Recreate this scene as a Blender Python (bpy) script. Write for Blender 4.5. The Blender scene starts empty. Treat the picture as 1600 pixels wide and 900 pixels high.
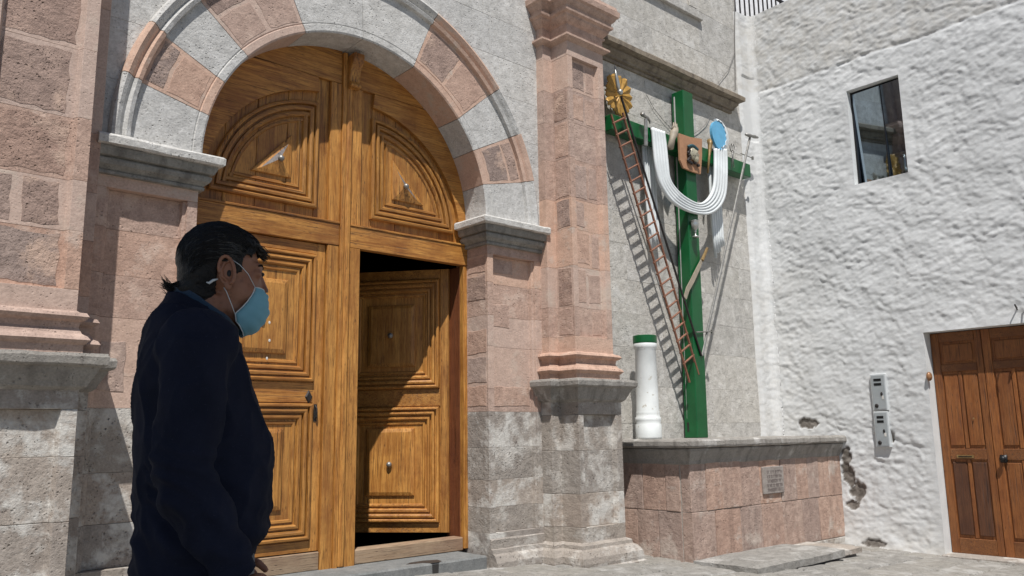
import bpy, bmesh, math, random
import numpy as np
from mathutils import Vector, Matrix, noise
from math import pi, sin, cos, radians, hypot, atan2, sqrt
random.seed(7)
scn = bpy.context.scene
COL = scn.collection
S = 1.1667                       # everything is laid out with the lens 1.2 high, then scaled to metres at the end

# ---------------------------------------------------------------- camera
F_PX, YAW, PITCH, ROLL = 1284.15, radians(41.9097), radians(10.0885), radians(-0.8517)
fw = Vector((sin(YAW)*cos(PITCH), cos(YAW)*cos(PITCH), sin(PITCH)))
rt = Vector((cos(YAW), -sin(YAW), 0)); up = rt.cross(fw)
r2 = rt*cos(ROLL)+up*sin(ROLL); u2 = -rt*sin(ROLL)+up*cos(ROLL)
CAMZ = 1.2
cam = bpy.data.cameras.new('camera'); cam_o = bpy.data.objects.new('camera', cam); COL.objects.link(cam_o)
cam.sensor_width = 36; cam.lens = F_PX/1600*36; cam.clip_start = 0.05; cam.clip_end = 2000
cam_o.matrix_world = Matrix(((r2.x, u2.x, -fw.x, 0), (r2.y, u2.y, -fw.y, 0), (r2.z, u2.z, -fw.z, CAMZ*S), (0, 0, 0, 1)))
scn.camera = cam_o

# ---------------------------------------------------------------- light: one sun, Nishita sky
sd = Vector((.8, 1.0, -2.28)).normalized()          # direction the sunlight travels
sun = bpy.data.lights.new('sun', 'SUN'); sun.energy = 4.8; sun.angle = radians(.53); sun.color = (1, .975, .94)
sun_o = bpy.data.objects.new('sun', sun); COL.objects.link(sun_o)
sun_o.rotation_euler = sd.to_track_quat('-Z', 'Y').to_euler(); sun_o.location = (-10, -12, 30)
w = bpy.data.worlds.new('World'); scn.world = w; w.use_nodes = True
nt = w.node_tree; bg = nt.nodes['Background']; sky = nt.nodes.new('ShaderNodeTexSky')
sky.sky_type = 'NISHITA'; sky.sun_disc = False
sky.sun_elevation = math.asin(-sd.z); sky.sun_rotation = atan2(-sd.x, -sd.y)
sky.altitude = 2300; sky.air_density = 1.0; sky.dust_density = 1.5
nt.links.new(sky.outputs[0], bg.inputs[0]); bg.inputs[1].default_value = .068
scn.view_settings.view_transform = 'Standard'; scn.view_settings.look = 'None'
scn.view_settings.exposure = 0.1; scn.view_settings.gamma = 1

# ---------------------------------------------------------------- measuring helpers (survey of the place from its picture)
def _ray(px, py): return (fw*F_PX+r2*(px-800)-u2*(py-450)).normalized()
def W(px, py, Y):
    d = _ray(px, py); t = Y/d.y; return Vector((0, 0, CAMZ))+d*t
def WX(px, py, X):
    d = _ray(px, py); t = X/d.x; return Vector((0, 0, CAMZ))+d*t
def gz(x, y): return .15-.035*(x-5.2)+.03*(y-4.5)

# ---------------------------------------------------------------- materials
def newmat(name):
    m = bpy.data.materials.new(name); m.use_nodes = True
    n = m.node_tree; b = n.nodes['Principled BSDF']; return m, n, b
class N:
    def __init__(s, n): s.n = n; s.L = n.links
    def add(s, t, **k):
        x = s.n.nodes.new(t)
        for a, v in k.items():
            if a.startswith('i_'): x.inputs[a[2:]].default_value = v
            else: setattr(x, a, v)
        return x
    def coord(s, scale=(1, 1, 1), rnd=True):
        t = s.add('ShaderNodeTexCoord'); m = s.add('ShaderNodeMapping'); m.inputs['Scale'].default_value = scale
        s.L.new(t.outputs['Object'], m.inputs['Vector'])
        if rnd:
            o = s.add('ShaderNodeObjectInfo'); mu = s.add('ShaderNodeMath', operation='MULTIPLY'); mu.inputs[1].default_value = 37.
            s.L.new(o.outputs['Random'], mu.inputs[0]); s.L.new(mu.outputs[0], m.inputs['Location'])
        return m.outputs[0]
    def noise(s, v, sc, det=4, rough=.55, dist=0):
        x = s.add('ShaderNodeTexNoise'); x.inputs['Scale'].default_value = sc; x.inputs['Detail'].default_value = det
        x.inputs['Roughness'].default_value = rough; x.inputs['Distortion'].default_value = dist
        s.L.new(v, x.inputs['Vector']); return x.outputs['Fac']
    def vor(s, v, sc, feat='F1'):
        x = s.add('ShaderNodeTexVoronoi'); x.inputs['Scale'].default_value = sc; x.feature = feat
        s.L.new(v, x.inputs['Vector']); return x.outputs['Distance']
    def ramp(s, f, a, b, c0=(0, 0, 0, 1), c1=(1, 1, 1, 1)):
        x = s.add('ShaderNodeValToRGB'); e = x.color_ramp.elements; e[0].position = a; e[1].position = b; e[0].color = c0; e[1].color = c1
        s.L.new(f, x.inputs[0]); return x.outputs[0]
    def mix(s, f, a, b, mode='MIX'):
        x = s.add('ShaderNodeMix', data_type='RGBA', blend_type=mode)
        for i, v in ((0, f), (6, a), (7, b)):
            if hasattr(v, 'is_output'): s.L.new(v, x.inputs[i])
            else: x.inputs[i].default_value = v if not isinstance(v, tuple) else (*v[:3], 1)
        return x.outputs[2]
    def math(s, op, a, b=0):
        x = s.add('ShaderNodeMath', operation=op)
        for i, v in ((0, a), (1, b)):
            if hasattr(v, 'is_output'): s.L.new(v, x.inputs[i])
            else: x.inputs[i].default_value = v
        return x.outputs[0]
    def bump(s, h, st, dist, prev=None):
        x = s.add('ShaderNodeBump'); x.inputs['Strength'].default_value = st; x.inputs['Distance'].default_value = dist
        s.L.new(h, x.inputs['Height'])
        if prev: s.L.new(prev, x.inputs['Normal'])
        return x.outputs[0]

def stone(name, c1, c2, smear=None, samt=.5, pit=.5, val=.12, bmp=.5, streak=0.):
    m, n, b = newmat(name); g = N(n); v = g.coord()
    col = g.mix(g.ramp(g.noise(v, 2.2, 5, .6), .35, .68), c1, c2)
    col = g.mix(g.ramp(g.noise(v, 14, 4, .65), .38, .7), col, tuple(x*.80 for x in c1))
    col = g.mix(.22, col, g.ramp(g.noise(v, 90, 2), .3, .72, (.25, .25, .25, 1), (.85, .85, .85, 1)), 'OVERLAY')
    oi = g.add('ShaderNodeObjectInfo'); hv = g.add('ShaderNodeHueSaturation')
    g.L.new(g.math('ADD', g.math('MULTIPLY', oi.outputs['Random'], val*2), 1-val), hv.inputs['Value'])
    g.L.new(g.math('ADD', g.math('MULTIPLY', oi.outputs['Random'], .3), .82), hv.inputs['Saturation'])
    g.L.new(col, hv.inputs['Color']); col = hv.outputs[0]
    sm = None
    if smear:
        sm = g.ramp(g.noise(v, 3.8, 7, .68, .2), .63-samt*.22, .72-samt*.18)
        col = g.mix(sm, col, smear)
    if streak:
        vs = g.coord((14, 14, .7)); col = g.mix(g.math('MULTIPLY', g.ramp(g.noise(vs, 1, 4), .5, .75), streak), col, (.06, .05, .045))
    d1 = g.vor(v, 34); d2 = g.vor(v, 75); gate = g.ramp(g.noise(v, 5, 3), .42, .62)
    p1 = g.math('MULTIPLY', g.ramp(d1, .0, .24, (1, 1, 1, 1), (0, 0, 0, 1)), gate)
    p2 = g.math('MULTIPLY', g.ramp(d2, .05, .24, (1, 1, 1, 1), (0, 0, 0, 1)), g.ramp(g.noise(v, 11, 2), .5, .62))
    pits = g.math('MAXIMUM', p1, p2)
    col = g.mix(g.math('MULTIPLY', pits, pit), col, tuple(x*.30 for x in c1))
    g.L.new(col, b.inputs['Base Color']); b.inputs['Roughness'].default_value = .92; b.inputs['Specular IOR Level'].default_value = .2
    nb = g.bump(g.noise(v, 9, 7, .68), bmp, .02)
    nb = g.bump(g.noise(v, 70, 3, .6), bmp*.8, .004, nb)
    nb = g.bump(g.math('SUBTRACT', 1, pits), bmp*1.3, .008, nb)
    if sm: nb = g.bump(sm, .3, .004, nb)
    g.L.new(nb, b.inputs['Normal']); return m

M = {}
M['white_stone'] = stone('white_sillar', (.54, .525, .495), (.64, .625, .595), pit=.9, val=.05, bmp=.75)
M['wall_stone'] = stone('cream_sillar', (.49, .465, .42), (.61, .585, .545), smear=(.61, .59, .55), samt=.3, pit=.95, val=.07, bmp=.9)
M['pink'] = stone('pink_sillar', (.46, .315, .25), (.54, .385, .305), smear=(.57, .43, .35), samt=.35, pit=.5, val=.08, bmp=.7)
M['pink_dark'] = stone('dark_pink_sillar', (.35, .248, .205), (.44, .315, .255), smear=(.52, .375, .295), samt=.42, pit=.7, val=.1, bmp=1.2)
M['peach'] = stone('peach_mortar', (.59, .415, .325), (.52, .37, .295), smear=(.54, .435, .36), samt=.4, pit=.3, val=.05, bmp=.4)
M['rose'] = stone('rose_sillar', (.42, .285, .225), (.51, .37, .295), smear=(.54, .45, .385), samt=.3, pit=.7, val=.11, bmp=1.0, streak=.3)
M['grey'] = stone('grey_sillar', (.33, .28, .24), (.43, .38, .33), smear=(.60, .575, .53), samt=.6, pit=.75, val=.13, bmp=.9)
M['grey_worn'] = stone('worn_grey_sillar', (.38, .335, .29), (.30, .26, .225), smear=(.55, .52, .475), samt=.55, pit=.8, val=.08, bmp=1.2)
M['ledge'] = stone('grey_ledge_stone', (.34, .315, .28), (.28, .255, .225), smear=(.50, .48, .45), samt=.35, pit=.5, val=.05, bmp=.8, streak=.5)
M['ledge_dark'] = stone('dark_grey_moulding', (.27, .26, .235), (.33, .315, .285), pit=.3, val=.03, bmp=.6, streak=.55)
M['cornice'] = stone('brown_cornice_stone', (.25, .205, .155), (.31, .265, .205), pit=.4, val=.04, bmp=.9, streak=.6)
M['step'] = stone('dark_grey_step_stone', (.19, .195, .19), (.235, .235, .225), pit=.25, val=.03, bmp=.3)
M['pave'] = stone('pavement_stone', (.27, .255, .23), (.34, .32, .29), smear=(.40, .385, .36), samt=.5, pit=.4, val=.04, bmp=1.2)
M['mortar'] = stone('pale_mortar', (.40, .36, .31), (.47, .43, .38), pit=.5, val=.02, bmp=.6)

M['ground'] = stone('dusty_plaza_stone', (.27, .255, .23), (.34, .32, .29), pit=.4, val=.02, bmp=1.)

def woodmat(name, axis, c1, c2, rough=.42):
    m, n, b = newmat(name); g = N(n)
    sc = {'v': (9, 9, .55), 'h': (.55, 9, 9)}[axis]
    v = g.coord(sc); vo = g.coord((1, 1, 1))
    f = g.noise(v, 3.0, 8, .62, 1.2); f2 = g.noise(v, 16, 5, .7, .3)
    col = g.mix(g.ramp(f, .32, .70), c1, c2)
    col = g.mix(g.math('MULTIPLY', g.ramp(f2, .50, .66), .75), col, tuple(x*.42 for x in c1))
    col = g.mix(g.math('MULTIPLY', g.ramp(g.noise(vo, 2.4, 6, .68), .46, .66), .6), col, (c1[0]*.62, c1[1]*.5, c1[2]*.55))
    vl = g.coord({'v': (45, 45, .9), 'h': (.9, 45, 45)}[axis]); cr_ = g.ramp(g.noise(vl, 2.2, 3, .6), .575, .63); crk = g.math('MULTIPLY', cr_, g.ramp(g.noise(vo, 3.1, 3), .40, .6))
    col = g.mix(g.math('MULTIPLY', crk, .75), col, tuple(x*.22 for x in c1))
    sc2 = {'v': (60, 60, 12), 'h': (12, 60, 60)}[axis]; vk = g.coord(sc2)
    nick = g.math('MULTIPLY', g.ramp(g.vor(vk, 1.0), .05, .2, (1, 1, 1, 1), (0, 0, 0, 1)), g.ramp(g.noise(vo, 6, 2), .48, .60))
    col = g.mix(g.math('MULTIPLY', nick, .8), col, (.035, .02, .012))
    oi = g.add('ShaderNodeObjectInfo'); hv = g.add('ShaderNodeHueSaturation')
    g.L.new(g.math('ADD', g.math('MULTIPLY', oi.outputs['Random'], .28), .84), hv.inputs['Value']); g.L.new(col, hv.inputs['Color'])
    g.L.new(hv.outputs[0], b.inputs['Base Color'])
    g.L.new(g.ramp(f, .2, .8, (rough-.08,)*3+(1,), (rough+.2,)*3+(1,)), b.inputs['Roughness'])
    nb = g.bump(f2, .35, .003); nb = g.bump(f, .4, .006, nb); nb = g.bump(g.math('SUBTRACT', 1, nick), .6, .004, nb); nb = g.bump(g.math('SUBTRACT', 1, crk), .5, .004, nb)
    g.L.new(nb, b.inputs['Normal']); return m
M['wood_v'] = woodmat('honey_wood_upright', 'v', (.33, .130, .024), (.64, .315, .076))
M['wood_h'] = woodmat('honey_wood_level', 'h', (.30, .115, .022), (.61, .295, .070))
M['wood_grey'] = woodmat('weathered_wood', 'h', (.30, .20, .12), (.38, .28, .19), .7)
M['wood_sheen'] = woodmat('painted_sheen_wood', 'v', (.17, .15, .145), (.22, .20, .19), .85)  # grey tone painted in for the sky's reflection on varnish
M['wood_red'] = woodmat('red_brown_wood', 'v', (.17, .055, .022), (.24, .085, .035))
M['wood_brown'] = woodmat('brown_door_wood', 'v', (.22, .072, .016), (.33, .125, .033), .5)
M['wood_brown_h'] = woodmat('brown_door_wood_level', 'h', (.17, .060, .016), (.27, .105, .031), .5)
M['wood_brown_dk'] = woodmat('stained_dark_door_wood', 'v', (.085, .032, .013), (.13, .05, .02), .5)

def paint(name, c, rough=.5, metal=0., var=.15, bmp=.15, sc=12, spec=.5, wear=None, wearamt=.62):
    m, n, b = newmat(name); g = N(n); v = g.coord()
    col = g.mix(g.ramp(g.noise(v, sc, 5), .3, .7), tuple(x*(1-var) for x in c), tuple(min(1, x*(1+var)) for x in c))
    if wear: col = g.mix(g.ramp(g.noise(v, sc*2.2, 5, .7), wearamt, wearamt+.05), col, wear)
    g.L.new(col, b.inputs['Base Color']); b.inputs['Roughness'].default_value = rough; b.inputs['Metallic'].default_value = metal
    b.inputs['Specular IOR Level'].default_value = spec
    if bmp: g.L.new(g.bump(g.noise(v, sc*4, 4), bmp, .004), b.inputs['Normal'])
    return m
M['green'] = paint('green_gloss_paint', (.004, .090, .024), .34, var=.22, sc=5, wear=(.01, .07, .02), wearamt=.66)
M['white_cloth'] = paint('white_painted_cloth', (.72, .75, .75), .62, var=.07, sc=9, wear=(.56, .56, .53), wearamt=.66)
M['white_paint'] = paint('white_painted_column', (.74, .76, .74), .45, var=.08, sc=7, wear=(.52, .49, .42), wearamt=.62)
M['white_trim'] = paint('smooth_white_render', (.66, .67, .66), .85, var=.07, sc=7)
M['ladder'] = paint('rusty_orange_ladder', (.22, .095, .055), .6, var=.3, sc=30)
M['iron'] = paint('dark_iron', (.035, .03, .028), .55, .4, var=.3, sc=30)
M['steel'] = paint('grey_steel', (.30, .29, .27), .45, .6, var=.3, sc=25)
M['pipe'] = paint('pale_grey_pipe', (.42, .41, .39), .6, .2, var=.2, sc=15)
M['gold'] = paint('ochre_gold_paint', (.42, .235, .05), .5, .15, var=.25, sc=25)
M['gold_dk'] = paint('dull_brass_paint', (.24, .155, .06), .5, .3, var=.3, sc=25)
M['tan'] = paint('tan_leather_board', (.40, .21, .115), .7, var=.12, sc=20)
M['blue'] = paint('sky_blue_paint', (.13, .40, .62), .6, var=.08, sc=18, wear=(.30, .5, .65), wearamt=.68)
M['teal_crown'] = paint('dark_teal_crown', (.015, .07, .085), .4, var=.3, sc=40)
M['relief'] = paint('tarnished_silver_gold', (.50, .46, .34), .4, .35, var=.3, sc=30, wear=(.08, .05, .03), wearamt=.55)
M['silver'] = paint('silver_paint', (.50, .50, .47), .3, .7, var=.1, sc=20)
M['hand_paint'] = paint('beige_painted_carving', (.34, .29, .22), .6, var=.15, sc=20)
M['meter'] = paint('grey_blue_meter_box', (.40, .43, .44), .45, .3, var=.08, sc=9, wear=(.25, .24, .22), wearamt=.7)
M['meter_edge'] = paint('pale_meter_frame', (.58, .60, .60), .5, .1, var=.08)
M['black'] = paint('black_metal', (.012, .012, .013), .45, .3, var=.2)
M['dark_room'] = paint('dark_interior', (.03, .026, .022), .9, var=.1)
M['plaque'] = stone('weathered_stone_plaque', (.30, .26, .235), (.36, .33, .30), pit=.4, val=.02, bmp=.5)
M['letter'] = paint('faded_inscription', (.16, .13, .12), .8)
M['stain'] = paint('wet_dark_stain', (.035, .032, .03), .5, var=.2)
M['spot'] = paint('white_speck', (.65, .63, .58), .6)
M['shell'] = paint('varnished_shell', (.30, .15, .07), .3, .2, var=.4, sc=30)
M['curtain'] = paint('white_corrugated_sheet', (.66, .66, .67), .5, .1)
M['cable'] = paint('grey_cable', (.16, .15, .14), .7)

def glassmat():
    m, n, b = newmat('dark_reflective_glass'); b.inputs['Base Color'].default_value = (.10, .115, .125, 1)
    b.inputs['Roughness'].default_value = .03; b.inputs['Metallic'].default_value = 1.; b.inputs['IOR'].default_value = 1.52
    b.inputs['Coat Weight'].default_value = 1; b.inputs['Coat IOR'].default_value = 2.3; b.inputs['Coat Roughness'].default_value = .01
    b.inputs['Base Color'].default_value = (.33, .41, .48, 1); b.inputs['Coat Weight'].default_value = 0
    return m
M['glass'] = glassmat()

def plastermat():
    m, n, b = newmat('rough_white_plaster'); g = N(n); v = g.coord(rnd=False)
    col = g.mix(g.ramp(g.noise(v, 1.3, 5), .35, .7), (.58, .585, .58), (.70, .705, .70))
    at = g.add('ShaderNodeAttribute'); at.attribute_name = 'dirt'
    dn = g.math('MULTIPLY', at.outputs['Fac'], g.ramp(g.noise(v, 7, 6, .7), .3, .65))
    col = g.mix(dn, col, (.50, .475, .43))
    ad = g.add('ShaderNodeAttribute'); ad.attribute_name = 'damage'
    col = g.mix(ad.outputs['Fac'], col, g.mix(g.ramp(g.noise(v, 18, 5), .35, .65), (.11, .095, .08), (.24, .215, .19)))
    g.L.new(col, b.inputs['Base Color']); b.inputs['Roughness'].default_value = .85; b.inputs['Specular IOR Level'].default_value = .25
    nb = g.bump(g.noise(v, 16, 6, .6), .45, .012); nb = g.bump(g.noise(v, 90, 3), .3, .003, nb)
    g.L.new(nb, b.inputs['Normal']); return m
M['plaster'] = plastermat()

# ---------------------------------------------------------------- object helpers
def tag(o, label=None, cat=None, group=None, kind=None):
    if label: o['label'] = label
    if cat: o['category'] = cat
    if group: o['group'] = group
    if kind: o['kind'] = kind
    return o
def empty(name, loc, label, cat, group=None, rz=0):
    o = bpy.data.objects.new(name, None); COL.objects.link(o); o.location = loc; o.rotation_euler.z = rz
    o.empty_display_size = .1
    return tag(o, label, cat, group)
def mk(name, verts, faces, mat, parent=None, smooth=False, loc=None):
    me = bpy.data.meshes.new(name)
    off = Vector(loc) if loc is not None else Vector((0, 0, 0))
    me.from_pydata([tuple(Vector(v)-off) for v in verts], [], faces); me.validate(); me.update()
    bm = bmesh.new(); bm.from_mesh(me); bmesh.ops.recalc_face_normals(bm, faces=bm.faces); bm.to_mesh(me); bm.free()
    me.materials.append(mat)
    if smooth: me.polygons.foreach_set('use_smooth', [True]*len(me.polygons))
    o = bpy.data.objects.new(name, me); COL.objects.link(o)
    if loc is not None: o.location = off
    if parent: attach(o, parent)
    return o
def attach(o, p):
    o.parent = p
    def wm(q):
        m = q.matrix_basis.copy()
        while q.parent: q = q.parent; m = q.matrix_basis @ m
        return m
    return o
def worldless(o, parent):      # geometry given in world coordinates under a moved parent
    m = parent.matrix_basis.copy(); q = parent
    while q.parent: q = q.parent; m = q.matrix_basis @ m
    o.matrix_basis = m.inverted() @ o.matrix_basis
    return o
class MB:
    def __init__(s): s.v = []; s.f = []
    def add(s, v, f):
        k = len(s.v); s.v += [tuple(p) for p in v]; s.f += [tuple(i+k for i in q) for q in f]
    def box(s, x0, x1, y0, y1, z0, z1):
        s.add([(x, y, z) for x in (x0, x1) for y in (y0, y1) for z in (z0, z1)],
              [(0, 1, 3, 2), (4, 6, 7, 5), (0, 4, 5, 1), (2, 3, 7, 6), (0, 2, 6, 4), (1, 5, 7, 3)])
    def tube(s, pts, rad, n=8, cap=True):
        pts = [Vector(p) for p in pts]
        R = rad if isinstance(rad, (list, tuple)) else [rad]*len(pts)
        rings = []; ref = None
        for i, p in enumerate(pts):
            d = (pts[min(i+1, len(pts)-1)]-pts[max(i-1, 0)]).normalized()
            if ref is None: ref = d.orthogonal().normalized()
            ref = (ref-d*ref.dot(d)).normalized(); b = d.cross(ref)
            rings.append([p+(ref*cos(2*pi*k/n)+b*sin(2*pi*k/n))*R[i] for k in range(n)])
        v = [q for r in rings for q in r]; f = []
        for i in range(len(pts)-1):
            for k in range(n):
                a = i*n+k; b_ = i*n+(k+1) % n; f.append((a, b_, b_+n, a+n))
        if cap: f.append(tuple(range(n))); f.append(tuple((len(pts)-1)*n+k for k in range(n)))
        s.add(v, f)
    def lathe(s, prof, c=(0, 0, 0), n=24, axis=None):
        v = []; f = []; m = len(prof)
        A = axis or Matrix.Identity(3)
        for k in range(n):
            a = 2*pi*k/n
            for r, z in prof: v.append(Vector(c)+A @ Vector((r*cos(a), r*sin(a), z)))
        for k in range(n):
            for j in range(m-1):
                a = k*m+j; b_ = ((k+1) % n)*m+j; f.append((a, b_, b_+1, a+1))
        s.add(v, f)
    def ell(s, c, r, n=12, m=8, rot=None):
        v = []; f = []; R = rot or Matrix.Identity(3)
        for j in range(m+1):
            th = pi*j/m
            for k in range(n):
                ph = 2*pi*k/n; v.append(Vector(c)+R @ Vector((r[0]*sin(th)*cos(ph), r[1]*sin(th)*sin(ph), r[2]*cos(th))))
        for j in range(m):
            for k in range(n):
                a = j*n+k; b_ = j*n+(k+1) % n; f.append((a, b_, b_+n, a+n))
        s.add(v, f)
    def build(s, name, mat, parent=None, smooth=False, loc=None): return mk(name, s.v, s.f, mat, parent, smooth, loc)
def bevel(o, wd=.008, seg=1, jit=0.):
    bm = bmesh.new(); bm.from_mesh(o.data)
    bmesh.ops.remove_doubles(bm, verts=bm.verts, dist=1e-5)
    es = [e for e in bm.edges if len(e.link_faces) == 2 and e.calc_face_angle(0) > .5]
    bmesh.ops.bevel(bm, geom=es, offset=wd, segments=seg, affect='EDGES', clamp_overlap=True)
    if jit:
        for v in bm.verts: v.co += Vector((random.uniform(-jit, jit), random.uniform(-jit, jit), random.uniform(-jit, jit)))
    bm.to_mesh(o.data); bm.free(); return o
def hexblock(name, p8, mat, parent, wd=.008, jit=0.):
    o = mk(name, p8, [(0, 1, 3, 2), (4, 6, 7, 5), (0, 4, 5, 1), (2, 3, 7, 6), (0, 2, 6, 4), (1, 5, 7, 3)], mat, parent)
    return bevel(o, wd, 1, jit)
def block(name, x0, x1, y0, y1, z0, z1, mat, parent=None, wd=.008, jit=0.):
    return hexblock(name, [(x, y, z) for x in (x0, x1) for y in (y0, y1) for z in (z0, z1)], mat, parent, wd, jit)
def prism_xy(poly, z0, z1):
    n = len(poly); v = [(x, y, z0) for x, y in poly]+[(x, y, z1) for x, y in poly]
    return v, [tuple(range(n)), tuple(range(n, 2*n))]+[(i, (i+1) % n, (i+1) % n+n, i+n) for i in range(n)]
def sweep(name, path, prof, mat, parent, jit=.0, wob=.0, smooth=False, sub=0):
    """profile (offset outward, z) carried along a plan path, mitred; outward = right-hand side of travel"""
    if sub:
        q = [path[0]]
        for a, b in zip(path, path[1:]):
            L = hypot(b[0]-a[0], b[1]-a[1]); k = max(1, int(L/sub))
            q += [(a[0]+(b[0]-a[0])*i/k, a[1]+(b[1]-a[1])*i/k) for i in range(1, k+1)]
        path = q
    n = len(path); prof = list(prof); m = len(prof)
    full = [(-.03, prof[0][1])]+prof+[(-.03, prof[-1][1])]; m2 = len(full)
    v = []
    for i, p in enumerate(path):
        def nrm(a, b):
            d = Vector((b[0]-a[0], b[1]-a[1])).normalized(); return Vector((d.y, -d.x))
        n1 = nrm(path[i-1], p) if i else nrm(p, path[1]); n2 = nrm(p, path[i+1]) if i < n-1 else n1
        mt = (n1+n2); mt = mt/max(.2, mt.dot(n1)) if mt.length > 1e-6 else n1
        wx = random.uniform(-wob, wob)
        for j, (o, z) in enumerate(full):
            k = 0 if j in (0, m2-1) else 1
            v.append((p[0]+mt.x*(o+k*wx), p[1]+mt.y*(o+k*wx), z+k*random.uniform(-wob, wob)))
    f = []
    for i in range(n-1):
        for j in range(m2-1):
            a = i*m2+j; f.append((a, a+1, a+m2+1, a+m2))
    f.append(tuple(range(m2))); f.append(tuple((n-1)*m2+j for j in range(m2)))
    return mk(name, v, f, mat, parent, smooth)
def plate(name, poly, T, h, mat, parent, inset=.006, rough=.006, seg=.07):
    """thin irregular stone face: polygon in (u,v), raised by h"""
    pts = []
    for a, b in zip(poly, poly[1:]+poly[:1]):
        L = hypot(b[0]-a[0], b[1]-a[1]); k = max(1, int(L/seg))
        for i in range(k):
            t = i/k; pts.append((a[0]+(b[0]-a[0])*t+random.uniform(-rough, rough), a[1]+(b[1]-a[1])*t+random.uniform(-rough, rough)))
    cx = sum(p[0] for p in pts)/len(pts); cy = sum(p[1] for p in pts)/len(pts)
    n = len(pts); v = [T(u, w_, -.004) for u, w_ in pts]
    for u, w_ in pts:
        d = hypot(u-cx, w_-cy); k = max(.5, 1-inset/d) if d else 1; v.append(T(cx+(u-cx)*k, cy+(w_-cy)*k, h))
    v.append(T(cx, cy, h*1.3))
    f = [(i, (i+1) % n, (i+1) % n+n, i+n) for i in range(n)]+[(i+n, (i+1) % n+n, 2*n) for i in range(n)]
    return mk(name, v, f, mat, parent)
def rect(x0, x1, z0, z1): return [(x0, z0), (x1, z0), (x1, z1), (x0, z1)]
def clip_half(poly, nx, nz, c):      # keep points with nx*x+nz*z >= c
    out = []
    for a, b in zip(poly, poly[1:]+poly[:1]):
        da = a[0]*nx+a[1]*nz-c; db = b[0]*nx+b[1]*nz-c
        if da >= 0: out.append(a)
        if da*db < 0: t = da/(da-db); out.append((a[0]+(b[0]-a[0])*t, a[1]+(b[1]-a[1])*t))
    return out

# ================================================================ GROUND
def gnd():
    v = []; f = []; xs = [-60, -25, -10, -4]+[i*.12-1 for i in range(0, 92)]+[14, 25, 60]
    ys = [-60, -25, -10, -4, -1]+[i*.12 for i in range(0, 52)]+[8, 12, 25, 60]
    for x in xs:
        for y in ys:
            z = gz(max(-4, min(x, 12)), max(-4, min(y, 8)))
            if -1 < x < 10 and 0 < y < 6: z += (noise.noise(Vector((x*5, y*5, 0)))*.008+noise.noise(Vector((x*14, y*14, 3)))*.005)
            v.append((x, y, z))
    ny = len(ys)
    for i in range(len(xs)-1):
        for j in range(ny-1): a = i*ny+j; f.append((a, a+1, a+ny+1, a+ny))
    return tag(mk('ground', v, f, M['ground']), kind='structure')
ground = gnd()
# worn paving stones, irregular, laid on the ground where they can be seen
pk = 0
y = 2.2
while y < 4.95:
    x = 3.2+random.uniform(-.2, 0); hh = random.uniform(.24, .34)
    while x < 9.0:
        ww = random.uniform(.32, .6)
        if not (x > 8.32) and pk < 260 and x/(y+.01) > .6:
            poly = rect(x+.008, min(x+ww, 8.6)-.008, y+.008, y+hh-.008)
            plate('paving_stone', poly, lambda u, v_, h: (u, v_, gz(u, v_)+h+.004), random.uniform(.006, .014), M['pave'], ground, .02, .012, .09); pk += 1
        x += ww
    y += hh

# ================================================================ CHURCH FACADE
AX = 3.04; CX, CZ, RI, RO = 3.04, 2.96, 1.172, 1.735
YF = 5.0
church = empty('church_facade', (3.04, 5.0, .2), 'old church front of white and pink volcanic stone with a round arched doorway', 'church')
CH = []
def ch(o): return worldless(o, church)
# backing wall (mortar) with arched opening: flat sheet with depth
def backing():
    mb = MB(); Y0, Y1 = 5.07, 5.42
    NA = 40; arc = [(CX+(RI+.02)*cos(pi-pi*i/NA), CZ+(RI+.02)*sin(pi-pi*i/NA)) for i in range(NA+1)]
    xl, xr, zt = CX-RI-.02, CX+RI+.02, 7.4
    mb.box(-2.0, xl, Y0, Y1, -.1, CZ); mb.box(xr, 8.17, Y0, Y1, -.1, CZ)
    mb.box(-2.0, xl, Y0, Y1, CZ, zt); mb.box(xr, 8.17, Y0, Y1, CZ, zt)
    v = []; f = []
    for (x, z) in arc:
        for yy in (Y0, Y1): v += [(x, yy, z), (x, yy, zt)]
    for i in range(NA):
        a = i*4; b = a+4
        f += [(a, b, b+1, a+1), (a+2, a+3, b+3, b+2), (a, a+2, b+2, b), (a+1, b+1, b+3, a+3)]
    mb.add(v, f)
    o = mb.build('wall_core', M['mortar'], church); return ch(o)
backing()
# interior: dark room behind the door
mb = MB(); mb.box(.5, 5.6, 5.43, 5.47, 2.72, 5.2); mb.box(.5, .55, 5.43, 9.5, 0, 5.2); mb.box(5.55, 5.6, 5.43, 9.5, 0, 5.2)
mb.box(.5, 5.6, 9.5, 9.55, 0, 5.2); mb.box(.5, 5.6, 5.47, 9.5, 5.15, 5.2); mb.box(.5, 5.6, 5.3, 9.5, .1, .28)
ch(mb.build('dark_interior', M['dark_room'], church))
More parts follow.
